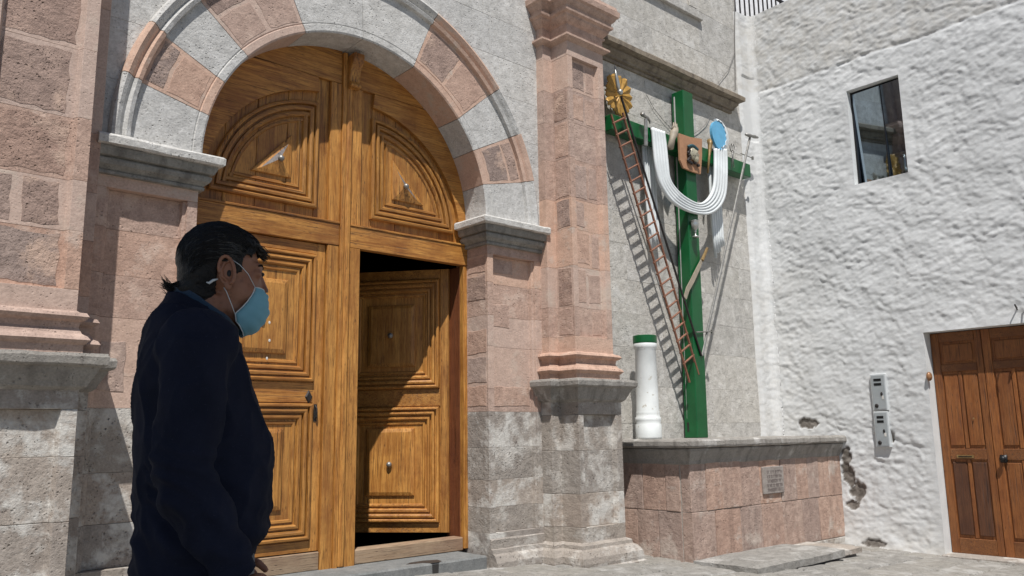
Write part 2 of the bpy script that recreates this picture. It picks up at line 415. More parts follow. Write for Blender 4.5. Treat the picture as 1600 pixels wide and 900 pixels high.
# wall field stones
def wallstones(x0, x1, z0, z1, rowh, mat, wmin, wmax, avoid=True, yf=5.0):
    z = z0; k = 0
    while z < z1-.02:
        h = min(rowh*random.uniform(.9, 1.1), z1-z)
        if z1-z-h < .1: h = z1-z
        x = x0-random.uniform(0, .4)
        while x < x1-.01:
            wd = random.uniform(wmin, wmax); a, b = max(x, x0), min(x+wd, x1)
            if x1-b < .12: b = x1
            if b-a > .03:
                poly = rect(a, b, z, z+h)
                if avoid and z < CZ+RO+.2:
                    cx, cz = (a+b)/2, max(z+h/2, CZ+.01); d = hypot(cx-CX, cz-CZ); nx, nz = (cx-CX)/d, (cz-CZ)/d
                    poly = clip_half(poly, nx, nz, nx*CX+nz*CZ+1.42)
                    if d < 1.5 and len(poly) < 3: poly = []
                if len(poly) >= 3:
                    g = .0006
                    cx = sum(p[0] for p in poly)/len(poly); cz = sum(p[1] for p in poly)/len(poly)
                    poly = [(p[0]+(g if p[0] < cx else -g), p[1]+(g if p[1] < cz else -g)) for p in poly]
                    n = len(poly); dy = random.uniform(0, .0015)
                    v = [(p[0], yf+.09, p[1]) for p in poly]+[(p[0], yf-dy, p[1]) for p in poly]
                    o = mk('stone', v, [tuple(range(n)), tuple(range(n, 2*n))]+[(i, (i+1) % n, (i+1) % n+n, i+n) for i in range(n)], mat, church)
                    bevel(o, .0016); ch(o); k += 1
            x = b if b == x1 else x+wd
        z += h
    return k
n1 = wallstones(1.15, 4.83, CZ-.02, 5.4, .36, M['white_stone'], .55, .9)
n1 += wallstones(5.40, 8.16, .2, 4.86, .34, M['wall_stone'], .42, .72, False)
n1 += wallstones(5.40, 8.16, 4.86, 6.6, .5, M['wall_stone'], .6, 1.0, False)
n1 += wallstones(-.6, .64, .2, 5.4, .45, M['white_stone'], .6, .9, False)
# the impost line pieces of wall behind piers
def mirror(path, right):
    return path if right else [(2*AX-x, y_) for x, y_ in reversed(path)]
def piers(right):
    xj, xb = 4.222, 4.824                         # jamb, meets the back strip
    if not right: xb = 4.829
    # courses
    zs = [.15, .45, .64, .85, 1.10, 1.38] if right else [.15, .5, .74, 1.02, 1.38]
    zs += [1.56, 1.90, 2.15, 2.42, 2.655, 2.76]
    for i in range(len(zs)-1):
        z0, z1 = zs[i]+.0007, zs[i+1]-.0007; low = zs[i+1] <= 1.40
        mat = random.choice([M['grey'], M['grey'], M['grey_worn']]) if low else random.choice([M['pink'], M['pink'], M['peach']])
        rec = .055
        if i in (0, len(zs)-2): poly = [(xj, 5.30), (xj, 5.0), (xb, 5.0), (xb, 5.30)]
        else: poly = [(xj, 5.30), (xj, 5.0), (xj+.062, 5.0), (xj+.066, 5.022), (xj+.082, 5.025), (xj+.088, 5.0+rec), (xb-.100, 5.0+rec), (xb-.094, 5.025), (xb-.078, 5.022), (xb-.074, 5.0), (xb, 5.0), (xb, 5.30)]
        poly = mirror(poly, right)
        v, f = prism_xy(poly, z0, z1); o = mk('pier_stone', v, f, mat, church); bevel(o, .0013, 1, .0005); ch(o)
    # jamb and face plates of darker pink stones
    sx = 1 if right else -1
    X = lambda x: x if right else 2*AX-x
    rows = [1.41, 1.60, 1.83, 2.05, 2.27, 2.50, 2.65] if right else [1.46, 1.78, 2.10, 2.36, 2.56, 2.65]
    for i in range(len(rows)-1):
        if random.random() < .75:
            T = lambda u, v_, h: (X(xj-h), u, v_)
            if right: ch(plate('jamb_stone', rect(5.02, 5.26, rows[i]+.012, rows[i+1]-.012), T, .003, M['pink_dark'] if random.random() < .15 else M['pink'], church))
        x = xj+.098; xe = xb-.112
        cut = random.choice([None, .5, .6])
        for a, b in ([(x, xe)] if cut is None else [(x, x+(xe-x)*cut-.012), (x+(xe-x)*cut+.012, xe)]):
            if random.random() < (.72 if right else .5) and (right or i in (0, 4)):
                T = lambda u, v_, h: (X(u), 5.0+.055-h, v_)
                ch(plate('face_stone', rect(a, b, rows[i]+.015, rows[i+1]-.015), T, .003, M['pink'] if random.random() < .85 else M['pink_dark'], church))
    # plinth
    prof = [(.10, .08), (.10, .175), (.085, .185), (.088, .20), (.085, .24), (.06, .285), (.035, .30), (.03, .33), (.012, .335), (.012, .40), (0, .41)]
    pth = mirror([(xj, 5.26), (xj, 5.0), (xb-.02, 5.0)], right) if False else mirror([(xj, 5.0), (xb-.02, 5.0)], right)
    ch(sweep('plinth_moulding', pth, prof, M['grey_worn'], church, wob=.003, sub=.14))
    # impost
    prof = [(.0, 2.728), (.026, 2.730), (.028, 2.748), (.020, 2.752), (.032, 2.765), (.052, 2.782), (.060, 2.802), (.060, 2.812), (.044, 2.816), (.044, 2.824), (.070, 2.830), (.082, 2.856), (.086, 2.880), (.02, 2.882)]
    pth = mirror([(xj, 5.28), (xj, 5.0), (xb+.015, 5.0)], right)
    o = sweep('impost', pth, prof, M['ledge_dark'], church, wob=.001, sub=.2); ch(o)
    ch(sweep('impost_slab', pth, [(.0, 2.8822), (.104, 2.8824), (.118, 2.89), (.12, 2.93), (.108, 2.944), (.0, 2.948)], M['white_stone'], church, wob=.003, sub=.07))
for r_ in (True, False): piers(r_)

# pilasters
def pilaster(x0, x1, full_mirror, left):
    yb, yfp = 4.912, 4.71
    xa, xz = x0-.105, x1+.105
    plan = [(xa, 5.02), (xa, yb), (x0, yb), (x0, yfp), (x1, yfp), (x1, yb), (xz, yb), (xz, 5.02)]
    def recplan(rec):
        return [(xa, 5.02), (xa, yb), (x0, yb), (x0, yfp), (x0+.06, yfp), (x0+.075, yfp+rec), (x1-.085, yfp+rec), (x1-.07, yfp), (x1, yfp), (x1, yb), (xz, yb), (xz, 5.02)]
    zs = [1.865, 2.0, 2.25, 2.60, 2.93, 3.20, 3.56, 3.90, 4.20, 4.50, 4.64] if not left else [1.865, 1.985, 2.30, 2.58, 2.93, 3.33, 3.70, 4.05, 4.4, 4.64]
    for i in range(len(zs)-1):
        e = i in (0, len(zs)-2)
        v, f = prism_xy(plan if e else recplan(.040), zs[i]+.0006, zs[i+1]-.0006)
        o = mk('shaft_stone', v, f, M['peach'] if random.random() < (.75 if left else .45) else M['pink'], church); bevel(o, .0013, 1, .0005); ch(o)
        if not e:
            fr = lambda u, v_, h: (u, yfp+.040-h, v_)
            a, b = x0+.09, x1-.10
            if left:
                z0, z1 = zs[i]+.022, zs[i+1]-.022
                if i in (1, 5): segs = [(a-.01, b)]
                elif i == 2: segs = [(a-.02, a+.10), (a+.145, b-.02)]
                else: segs = [(a-.01, b-random.uniform(.0, .05))]
                for s0, s1 in segs: ch(plate('face_stone', rect(s0, s1, z0, z1), fr, .0018, M['pink_dark'], church, .003, .010, .05))
            else:
                z0, z1 = zs[i]+.012, zs[i+1]-.012; c = random.uniform(.35, .65)
                for s0, s1 in ((a, a+(b-a)*c-.012), (a+(b-a)*c+.014, b)):
                    if random.random() < .7: ch(plate('face_stone', rect(s0, s1, z0+random.uniform(0, .04), z1-random.uniform(0, .04)), fr, .0025, M['pink_dark'] if random.random() < .12 else M['pink'], church))
                sd_ = lambda u, v_, h: (x0-h, u, v_)
                if random.random() < .8: ch(plate('face_stone', rect(yfp+.02, yb-.02, z0, z1), sd_, .0025, M['pink_dark'] if random.random() < .2 else M['pink'], church))
    v, f = prism_xy([(x+(.004 if x < (x0+x1)/2 else -.004), y_+.004) for x, y_ in plan], 1.60, 1.8640); ch(mk('base_core', v, f, M['pink'], church))
    base = [(.0, 1.64), (.035, 1.645), (.035, 1.69), (.05, 1.70), (.062, 1.715), (.05, 1.735), (.036, 1.742), (.026, 1.752), (.012, 1.78), (.018, 1.81), (.04, 1.822), (.052, 1.838), (.04, 1.856), (.012, 1.862), (.0, 1.872)]
    ch(sweep('base_moulding', plan, base, M['pink'], church, wob=.002, sub=.15))
    cap = [(0, 4.635), (.03, 4.65), (.05, 4.665), (.05, 4.682), (.012, 4.69), (.0, 4.70), (.0, 4.80), (.02, 4.82), (.045, 4.85), (.05, 4.87), (.075, 4.885), (.078, 4.905), (.06, 4.915), (.065, 4.94), (.09, 4.965), (.098, 4.985), (.12, 5.0), (.125, 5.05), (.11, 5.06), (.10, 5.10)]
    ch(sweep('capital', plan, cap, M['pink'], church, wob=.0012))
    v, f = prism_xy(plan, 4.6, 6.5); ch(mk('upper_shaft', v, f, M['pink'], church))
    # pedestal
    px0, px1, py = x0-.03, x1+.03, 4.67
    pa, pz, pyb = px0-.10, px1+.10, 4.88
    pl = [(pa, 5.02), (pa, pyb), (px0, pyb), (px0, py), (px1, py), (px1, pyb), (pz, pyb), (pz, 5.02)]
    plr = [(pa, 5.02), (pa, pyb), (px0, pyb), (px0, py), (px0+.06, py), (px0+.075, py+.040), (px1-.09, py+.040), (px1-.075, py), (px1, py), (px1, pyb), (pz, pyb), (pz, 5.02)]
    zz = [.1, .46, .72, 1.06, 1.35, 1.47] if not left else [.1, .5, .8, 1.12, 1.36, 1.47]
    for i in range(len(zz)-1):
        e = i in (0, len(zz)-2)
        v, f = prism_xy(pl if e else plr, zz[i]+.0006, zz[i+1]-.0006)
        o = mk('pedestal_stone', v, f, random.choice([M['grey'], M['grey_worn']]), church); bevel(o, .0025, 1, .0012); ch(o)
    pc = [(.0, 1.455), (.015, 1.462), (.03, 1.475), (.04, 1.50), (.062, 1.545), (.075, 1.57), (.095, 1.575), (.105, 1.585), (.108, 1.62), (.10, 1.638), (.05, 1.642)]
    ch(sweep('pedestal_cap', pl, pc, M['ledge'], church, wob=.0035, sub=.09))
    pb = [(.12, .0), (.12, .16), (.105, .17), (.107, .195), (.10, .24), (.07, .285), (.042, .30), (.038, .325), (.02, .335), (.0, .345)]
    ch(sweep('plinth_moulding', pl, pb, M['grey_worn'], church, wob=.003, sub=.12))
pilaster(4.925, 5.395, False, False)
pilaster(.62, 1.15, True, True)

# arch voussoirs
def voussoir(a0, a1, mat, pink):
    prof = [(RI, 5.33), (RI, 5.03), (RI, 4.999), (RI+.012, 4.992), (RI+.058, 4.992), (RI+.064, 5.0), (RI+.072, 4.996), (RO-.125, 4.996), (RO-.12, 4.965), (RO-.095, 4.955), (RO-.075, 4.975), (RO-.055, 4.955), (RO-.03, 4.94), (RO-.01, 4.95), (RO, 4.975), (RO, 5.02)]
    k = max(2, int((a1-a0)/3.2)); m = len(prof); v = []; f = []
    g = .10
    for i in range(k+1):
        a = radians(a0+g+(a1-a0-2*g)*i/k)
        for r, y_ in prof: v.append((CX+r*cos(a), y_, CZ+r*sin(a)))
        v.append((CX+(RI+.05)*cos(a), 5.33, CZ+(RI+.05)*sin(a)))
    m2 = m+1
    for i in range(k):
        for j in range(m2): a = i*m2+j; b = i*m2+(j+1) % m2; f.append((a, b, b+m2, a+m2))
    f.append(tuple(range(m2))); f.append(tuple(k*m2+j for j in range(m2)))
    ch(mk('voussoir', v, f, mat, church))
    if pink:       # two darker stones set in peach mortar
        def T(u, v_, h): a = radians(u*40); return (CX+v_*cos(a), 4.996-h, CZ+v_*sin(a))
        u0, u1 = (a0+1.0)/40, (a1-1.0)/40; rm = RI+.072+random.uniform(.18, .25)
        if a1-a0 > 20:
            um = u0+(u1-u0)*.5
            L = [(u0, um-.02, RI+.085, RO-.14), (um+.02, u1, RI+.085, rm), (um+.02, u1, rm+.02, RO-.14)] if a0 > 90 else [(u0, um-.015, RI+.10, RO-.15), (um+.015, u1, RI+.09, RO-.14)]
        else: L = [(u0, u1, RI+.085, rm), (u0, u1, rm+.022, RO-.14)]
        for q in L: ch(plate('voussoir_face', [(q[0], q[2]), (q[1], q[2]), (q[1], q[3]), (q[0], q[3])], T, .002, M['pink_dark'] if random.random() < .7 else M['pink'], church, .004, .007, .06))
for a0, a1, pk_ in ((-.5, 13.2, 0), (13.2, 27.3, 1), (27.3, 41.2, 0), (41.2, 68, 1), (68, 91, 0), (91, 114.5, 0), (114.5, 140, 1), (140, 153.3, 0), (153.3, 166.3, 1), (166.3, 180.5, 0)):
    voussoir(a0, a1, M['peach'] if pk_ else M['white_stone'], pk_)

# long brown cornice over the cross
prof = [(.0, 4.80), (.022, 4.803), (.024, 4.83), (.012, 4.835), (.045, 4.845), (.048, 4.868), (.056, 4.875), (.078, 4.90), (.082, 4.912), (.066, 4.918), (.070, 4.93), (.138, 4.945), (.14, 4.99), (.12, 5.008), (.0, 5.02)]
ch(sweep('cornice', [(5.42, 5.0), (7.89, 5.0), (7.89, 5.03)], prof, M['cornice'], church, wob=.003, sub=.15))
# stone surround of a high window
mb = MB(); mb.box(6.2, 7.42, 4.955, 5.0, 5.78, 5.84); mb.box(6.25, 7.38, 4.975, 5.0, 5.84, 5.90)
ch(bevel(mb.build('window_sill', M['wall_stone'], church), .006))
for xa_ in (7.20, 6.25): ch(block('window_jamb', xa_, xa_+.14, 4.972, 5.0, 5.9, 7.2, M['wall_stone'], church, .006))

# ================================================================ DOOR
DY = 5.30
door = empty('church_door', (3.055, DY, .3), 'tall honey coloured wooden double door under the arch with its right wicket leaf open', 'door')
def dr(o): return worldless(o, door)
def T_door(u, v_, h): return (u, DY-h, v_)
def ringmould(poly, prof, T):
    """nested rings of a polygon (ccw), profile (inset, height)"""
    n = len(poly); v = []; f = []
    nr = []
    for a, b in zip(poly, poly[1:]+poly[:1]):
        d = Vector((b[0]-a[0], b[1]-a[1])).normalized(); nr.append(Vector((-d.y, d.x)))
    mt = []
    for i in range(n):
        m = nr[i-1]+nr[i]; mt.append(m/max(.15, m.dot(nr[i])))
    for ins, h in prof:
        for i, p in enumerate(poly): v.append(T(p[0]+mt[i].x*ins, p[1]+mt[i].y*ins, h))
    for k in range(len(prof)-1):
        for i in range(n): a = k*n+i; b = k*n+(i+1) % n; f.append((a, b, b+n, a+n))
    return v, f, [(p[0]+mt[i].x*prof[-1][0], p[1]+mt[i].y*prof[-1][0]) for i, p in enumerate(poly)]
MOULD = [(0, 0), (0, .030), (.006, .040), (.016, .042), (.022, .036), (.025, .012), (.033, .012), (.036, .034), (.048, .036), (.058, .030), (.061, .006), (.069, .006), (.073, .024), (.086, .025), (.094, .016), (.099, -.003), (.108, -.003), (.112, .012), (.124, .010), (.130, .0)]
def mould_panel(poly, T, parent, wm=dr, mould_scale=1., boss=None, bh=.024, stud=None, plank=True, mat='wood_v', pyramid=None):
    prof = [(a*mould_scale, b) for a, b in MOULD]
    v, f, inner = ringmould(poly, prof, T)
    o = mk('panel_moulding', v, f, M['wood_v'], parent); o.data.materials.append(M['wood_h'])
    n = len(poly)
    for pi_, p in enumerate(o.data.polygons):
        i = pi_ % n; a, b = poly[i], poly[(i+1) % n]
        if abs(b[0]-a[0]) > abs(b[1]-a[1]): p.material_index = 1
    wm(o)
    if boss:
        v, f, inn = ringmould(boss, [(0, 0), (0, .012), (.004, .016), (.03, bh)], T)
        nb = len(boss); v = list(v); f = list(f)
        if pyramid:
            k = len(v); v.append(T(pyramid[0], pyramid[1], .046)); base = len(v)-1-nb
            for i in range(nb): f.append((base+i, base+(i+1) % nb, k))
        else: f.append(tuple(range(len(v)-nb, len(v))))
        o = mk('raised_field', v, f, M[mat], parent)
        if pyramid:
            o.data.materials.append(M['wood_sheen']); o.data.polygons[-nb+ (1 if pyramid[2] else 1)].material_index = 1  # slanting facet carries the painted reflection colour
        wm(o)
    if stud:
        mb = MB(); c = T(stud[0], stud[1], stud[2]); mb.ell(c, (.023, .023, .023), 16, 10); mb.tube([T(stud[0], stud[1], 0), T(stud[0], stud[1], stud[2])], .012, 10)
        wm(mb.build('stud', M['steel'], parent, True))
def board(name, poly, h0, h1, T, mat, parent, wm=dr, bv=.003):
    n = len(poly); v = [T(a, b, h0) for a, b in poly]+[T(a, b, h1) for a, b in poly]
    o = mk(name, v, [tuple(range(n)), tuple(range(n, 2*n))]+[(i, (i+1) % n, (i+1) % n+n, i+n) for i in range(n)], mat, parent)
    if bv: bevel(o, bv)
    return wm(o)
AXD = 3.055
mxx = lambda x: 2*AXD-x
# upper fixed tympanum: backing board, arched frames, quarter panels
def arcpts(cx, cz, r, a0, a1, k): return [(cx+r*cos(radians(a0+(a1-a0)*i/k)), cz+r*sin(radians(a0+(a1-a0)*i/k))) for i in range(k+1)]
RD = 1.20
for side in (0, 1):
    mxp = (lambda p: p) if side else (lambda p: [(mxx(a), b) for a, b in reversed(p)])
    # back planks with joints
    xs = [3.10, 3.30, 3.52, 3.75, 3.98, 4.26]
    for a, b in zip(xs, xs[1:]):
        zt = CZ+sqrt(max(0, (RD+.03)**2-(min(a, b)-CX)**2)); zt2 = CZ+sqrt(max(0.0001, (RD+.03)**2-(b-CX)**2)) if b-CX < RD+.03 else CZ+.2
        poly = mxp([(a+.0015, 2.74), (b-.0015, 2.74), (b-.0015, zt2), (a+.0015, zt)])
        board('back_plank', poly, -.03, random.uniform(-.001, .001), T_door, M['wood_v'], door)
    # arched frame: between the doorway arch and the recessed quarter
    inner = arcpts(3.19, 2.79, .965, 3, 84, 16)
    outer = [(CX+RD*cos(radians(a)), CZ+RD*sin(radians(a))) for a in [-7+i*4.2 for i in range(22)]]
    outer = [(x, z) for x, z in outer if x > 3.2]
    low = [p for p in outer if p[1] < 3.86]; k = len(low)
    # ring strip as quads
    v = []; f = []
    ins = inner; q = 17
    outs = []
    for i in range(q):
        t = i/(q-1); x, z = ins[i]; a = radians(3+(81)*t)
        # ray outwards until the arch circle or the level joint
        dx, dz = cos(a), sin(a); bx, bz = x-CX, z-CZ; bb = bx*dx+bz*dz; cc = bx*bx+bz*bz-RD*RD; L = -bb+sqrt(max(0, bb*bb-cc))
        if z+dz*L > 3.862: L = max(.004, (3.862-z)/dz)
        outs.append((x+dx*L, z+dz*L))
    for h in (.0, .034):
        for p in ins: v.append(T_door(*( (p[0] if side else mxx(p[0])), p[1]), h))
        for p in outs: v.append(T_door(*( (p[0] if side else mxx(p[0])), p[1]), h))
    for i in range(q-1):
        f += [(i, i+1, q+i+1, q+i), (2*q+i, 2*q+i+1, 3*q+i+1, 3*q+i), (i, 2*q+i, 2*q+i+1, i+1), (q+i, q+i+1, 3*q+i+1, 3*q+i)]
    f += [(0, q, 3*q, 2*q), (q-1, 3*q-1, 4*q-1, 2*q-1)]
    dr(mk('arched_frame', v, f, M['wood_h'], door))
    # lower corner of the arched frame down to the rail
    # top board above level joint
    top = [(3.10, 3.868)]+[(CX+RD*cos(radians(a)), CZ+RD*sin(radians(a))) for a in [49, 54, 60, 66, 72, 78, 84, 87.1]]
    top = [(x, max(z, 3.868)) for x, z in top]
    board('top_board', mxp(top), 0, .030, T_door, M['wood_h'], door)
    # inner stile beside the astragal
    board('stile', mxp(rect(3.10, 3.19, 2.762, 3.862)), 0, .034, T_door, M['wood_v'], door)
    # quarter panel
    ox, oz, R = 3.285, 2.845, .80
    poly = [(ox, oz)]+arcpts(ox, oz, R, 0, 90, 18)
    poly = [(x, z+(z-oz)*.02) for x, z in poly]
    bx, bz = 3.49, 3.04
    bs = [(bx, bz), (bx+.30, bz), (bx, bz+.325)]
    pyr = (bx+.10, bz+.115, side)
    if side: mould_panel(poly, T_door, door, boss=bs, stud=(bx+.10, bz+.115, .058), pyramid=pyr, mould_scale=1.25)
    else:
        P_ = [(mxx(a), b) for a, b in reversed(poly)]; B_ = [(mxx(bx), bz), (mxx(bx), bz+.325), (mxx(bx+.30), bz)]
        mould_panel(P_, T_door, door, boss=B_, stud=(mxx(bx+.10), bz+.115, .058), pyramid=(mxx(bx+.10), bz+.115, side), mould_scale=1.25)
    # transom rail
    board('rail', mxp(rect(3.10, 4.235, 2.592, 2.755)), -.02, .040, T_door, M['wood_h'], door)
    board('rail_bead', mxp(rect(3.10, 4.235, 2.756, 2.772)), 0, .047, T_door, M['wood_h'], door)
# astragal and side posts
board('astragal', rect(3.012, 3.045, .30, 4.12), -.02, .052, T_door, M['wood_v'], door)
board('astragal', rect(3.049, 3.098, .30, 4.10), -.02, .062, T_door, M['wood_v'], door, bv=.014)
board('post', rect(3.101, 3.190, .30, 2.590), -.06, .040, T_door, M['wood_v'], door)
board('post', rect(2.918, 3.010, .30, 2.590), -.02, .036, T_door, M['wood_v'], door)
board('post', rect(4.185, 4.224, .32, 2.590), -.02, .034, T_door, M['wood_v'], door)
board('door_post', rect(4.187, 4.26, .30, 2.590), -.20, -.021, T_door, M['wood_red'], door)
board('post', rect(mxx(4.26), mxx(4.185), .32, 2.590), -.02, .034, T_door, M['wood_v'], door)
board('threshold', rect(3.192, 4.184, .305, .408), -.10, .022, T_door, M['wood_grey'], door, bv=.008)
board('bottom_rail', rect(1.86, 2.916, .305, .425), -.05, .026, T_door, M['wood_grey'], door, bv=.005)
# carved bracket at the top of the astragal
mb = MB(); prof = [(3.83, .062), (3.835, .10), (3.85, .115), (3.87, .10), (3.885, .085), (3.93, .09), (3.98, .105), (4.03, .14), (4.06, .15), (4.10, .15), (4.10, .05), (3.83, .05)]
n = len(prof)
v = [(3.045, DY-h, z) for z, h in prof]+[(3.135, DY-h, z) for z, h in prof]
o = mk('carved_bracket', v, [tuple(range(n)), tuple(range(n, 2*n))]+[(i, (i+1) % n, (i+1) % n+n, i+n) for i in range(n)], M['wood_v'], door); dr(bevel(o, .006))

def leaf_content(T, par, wm, x0, x1):
    """one wicket leaf between u=x0 and x1, sub-parts of the leaf board"""
    cx = (x0+x1)/2
    for (z0, z1, b0, b1, st) in ((1.585, 2.50, 1.77, 2.29, 2.03), (.512, 1.432, .72, 1.26, .97)):
        mould_panel(rect(cx-.415, cx+.415, z0, z1), T, par, wm, 1.12, boss=rect(cx-.205, cx+.205, b0, b1), stud=(cx, st, .040) if True else None)
# fixed left leaf
def leafboard(T, x0, x1, name, wm, par):
    mb = MB(); k = 5
    v = [T(x0, .43, -.045), T(x1, .43, -.045), T(x1, 2.588, -.045), T(x0, 2.588, -.045), T(x0, .43, 0), T(x1, .43, 0), T(x1, 2.588, 0), T(x0, 2.588, 0)]
    o = mk(name, v, [(0, 1, 2, 3), (4, 5, 6, 7), (0, 1, 5, 4), (1, 2, 6, 5), (2, 3, 7, 6), (3, 0, 4, 7)], M['wood_v'], par); wm(o); return o
lf = leafboard(T_door, 1.93, 2.914, 'closed_leaf', dr, door)
def subworld(o): return worldless(o, lf)
# stiles and rails of the closed leaf proud of its panels
leaf_content(T_door, lf, subworld, 1.93, 2.914)
def strips(T, par, wm, x0, x1):
    cx = (x0+x1)/2
    for r_, mt in ((rect(x0, cx-.422, .432, 2.586), 'wood_v'), (rect(cx+.422, x1, .432, 2.586), 'wood_v'), (rect(cx-.421, cx+.421, 1.44, 1.577), 'wood_h'), (rect(cx-.421, cx+.421, .432, .504), 'wood_h'), (rect(cx-.421, cx+.421, 2.508, 2.586), 'wood_h')):
        board('leaf_rail' if mt == 'wood_h' else 'leaf_stile', r_, 0, .012, T, M[mt], par, wm, .002)
strips(T_door, lf, subworld, 1.93, 2.914)
# ironwork on the closed leaf
p = W(483, 620, DY-.02); mb = MB()
mb.add([(p.x-.03, DY-.013, p.z), (p.x, DY-.013, p.z+.05), (p.x+.03, DY-.013, p.z), (p.x, DY-.013, p.z-.05), (p.x-.02, DY-.022, p.z), (p.x, DY-.022, p.z+.035), (p.x+.02, DY-.022, p.z), (p.x, DY-.022, p.z-.035)],
       [(0, 1, 5, 4), (1, 2, 6, 5), (2, 3, 7, 6), (3, 0, 4, 7), (4, 5, 6, 7)])
subworld(mb.build('keyhole_plate', M['iron'], lf))
p = W(493, 645, DY-.02); mb = MB(); mb.tube([(p.x, DY-.012, p.z-.05), (p.x, DY-.035, p.z-.03), (p.x, DY-.04, p.z), (p.x, DY-.035, p.z+.03), (p.x, DY-.012, p.z+.05)], .006, 6)
mb.box(p.x-.012, p.x+.012, DY-.016, DY-.010, p.z-.06, p.z+.06); subworld(mb.build('pull_handle', M['iron'], lf))
for px, py in ((421, 504), (421, 532), (417, 560)):
    p = W(px, py, DY-.024); mb = MB(); mb.ell((p.x, DY-.0250, p.z), (.008, .002, .011), 8, 6); o = mb.build('paint_speck', M['spot'], lf); subworld(o)
# open right leaf, hinged on the right
HX, HY = 4.166, 5.44; TH = radians(50)
def T_leaf(u, v_, h):            # u from 0 (hinge) to -.98
    ca, sa = cos(TH), sin(TH); return (HX+u*ca-h*sa, HY-u*sa-h*ca, v_)
olf = leafboard(T_leaf, -.985, 0, 'open_leaf', dr, door)
def subopen(o): return worldless(o, olf)
leaf_content(T_leaf, olf, subopen, -.985, 0)
strips(T_leaf, olf, subopen, -.985, 0)

# step
step = block('doorstep', 1.60, 4.14, 4.93, 5.30, .02, .305, M['step'], None, .012)
tag(step, 'dark grey stone doorstep along the foot of the big arched wooden door', 'step')
mb = MB(); pts = [(-.16, 0), (-.10, .07), (0, .10), (.10, .09), (.15, .04), (.06, .0)]
sx = W(655, 868, 5.1).x
v = [(sx+a, 4.9265+b*1.2+.01, .3062) for a, b in pts]+[(sx-.02, 4.9262, .306), (sx+.07, 4.9262, .306)]
st = MB(); st.add([(sx-.17, 5.02, .3066), (sx-.1, 5.07, .3066), (sx+.02, 5.08, .3066), (sx+.12, 5.04, .3066), (sx+.10, 4.96, .3066), (sx+.05, 4.93, .3066), (sx-.01, 4.93, .3066), (sx-.04, 4.99, .3066)], [tuple(range(8))])
st.add([(sx-.01, 4.9285, .297), (sx+.05, 4.9285, .297), (sx+.045, 4.9285, .2), (sx+.035, 4.9285, .13), (sx+.0, 4.9285, .13), (sx-.005, 4.9285, .21)], [tuple(range(6))])
st.build('wet_stain', M['stain'], step)

# ================================================================ STONE BASE UNDER THE CROSS
basin = empty('cross_pedestal', (7.0, 4.5, .1), 'pink stone block pedestal with grey ledge that carries the green cross', 'pedestal')
def bs(o): return worldless(o, basin)
BX0, BY = 5.80, 4.27
mb = MB(); mb.box(BX0+.006, 8.42, BY+.006, 5.0, 0, 1.06); bs(mb.build('core', M['mortar'], basin))
rows = [(.02, .12, 'grey_worn'), (.12, .535, 'rose'), (.535, .945, 'rose')]
for ri, (z0, z1, mt) in enumerate(rows):
    xs = {0: [5.80, 6.3, 6.9, 7.5, 8.40], 1: [5.80, 6.13, 6.52, 6.86, 7.22, 7.58, 7.9, 8.40], 2: [5.80, 6.02, 6.25, 6.55, 6.86, 7.22, 7.50, 7.72, 7.94, 8.15, 8.40]}[ri]
    for a, b in zip(xs, xs[1:]):
        bs(block('block', a+.003, b-.003, BY-random.uniform(0, .006), BY+.1, z0+.002, z1-.002, M[mt], basin, .004, .0022))
    ys = {0: [4.37, 4.7, 5.0], 1: [4.375, 4.62, 4.85, 5.0], 2: [4.375, 4.53, 4.78, 5.0]}[ri]
    for a, b in zip(ys, ys[1:]):
        bs(block('block', BX0-random.uniform(0, .005), BX0+.1, a+.003, b-.003, z0+.002, z1-.002, M[mt], basin, .004, .0022))
prof = [(.0, .925), (.010, .935), (.014, .955), (.018, .968), (.034, 1.0), (.054, 1.04), (.056, 1.055), (.044, 1.062), (.088, 1.072), (.093, 1.085), (.092, 1.12), (.078, 1.135), (-.02, 1.14)]
bs(sweep('ledge', [(BX0, 5.0), (BX0, BY), (8.41, BY)], prof, M['ledge'], basin, wob=.004, sub=.11))
mb = MB(); mb.box(BX0+.01, 8.42, BY+.01, 5.0, 1.0, 1.138); bs(mb.build('top_slab', M['ledge'], basin))
# plaque
q0, q1 = W(1191, 730, BY-.02), W(1226, 769, BY-.02)
plq = empty('plaque', ((q0.x+q1.x)/2, BY-.01, (q0.z+q1.z)/2), 'small square weathered stone plaque with faded inscription on the pink pedestal', 'plaque')
o = block('slab', q0.x, q1.x, BY-.024, BY-.004, q1.z-.0, q0.z, M['plaque'], plq, .004, .002); worldless(o, plq)
mb = MB(); hgt = q0.z-q1.z; wdt = q1.x-q0.x
for li in range(5):
    z = q0.z-hgt*(.14+li*.165); x = q0.x+wdt*(.16+.05*random.random())
    while x < q1.x-wdt*.14:
        lw = random.uniform(.014, .024)
        k = random.randint(0, 3)
        mb.box(x, x+.004, BY-.0262, BY-.0240, z-.026, z)
        if k != 1: mb.box(x+.004, x+lw, BY-.0262, BY-.0240, z-.005, z)
        if k != 2: mb.box(x+lw-.004, x+lw, BY-.0262, BY-.0240, z-.026, z-.0055)
        if k == 3: mb.box(x+.0045, x+lw-.0045, BY-.0262, BY-.0240, z-.026, z-.022)
        x += lw+random.choice([.008, .008, .02])
worldless(mb.build('inscription', M['letter'], plq), plq)

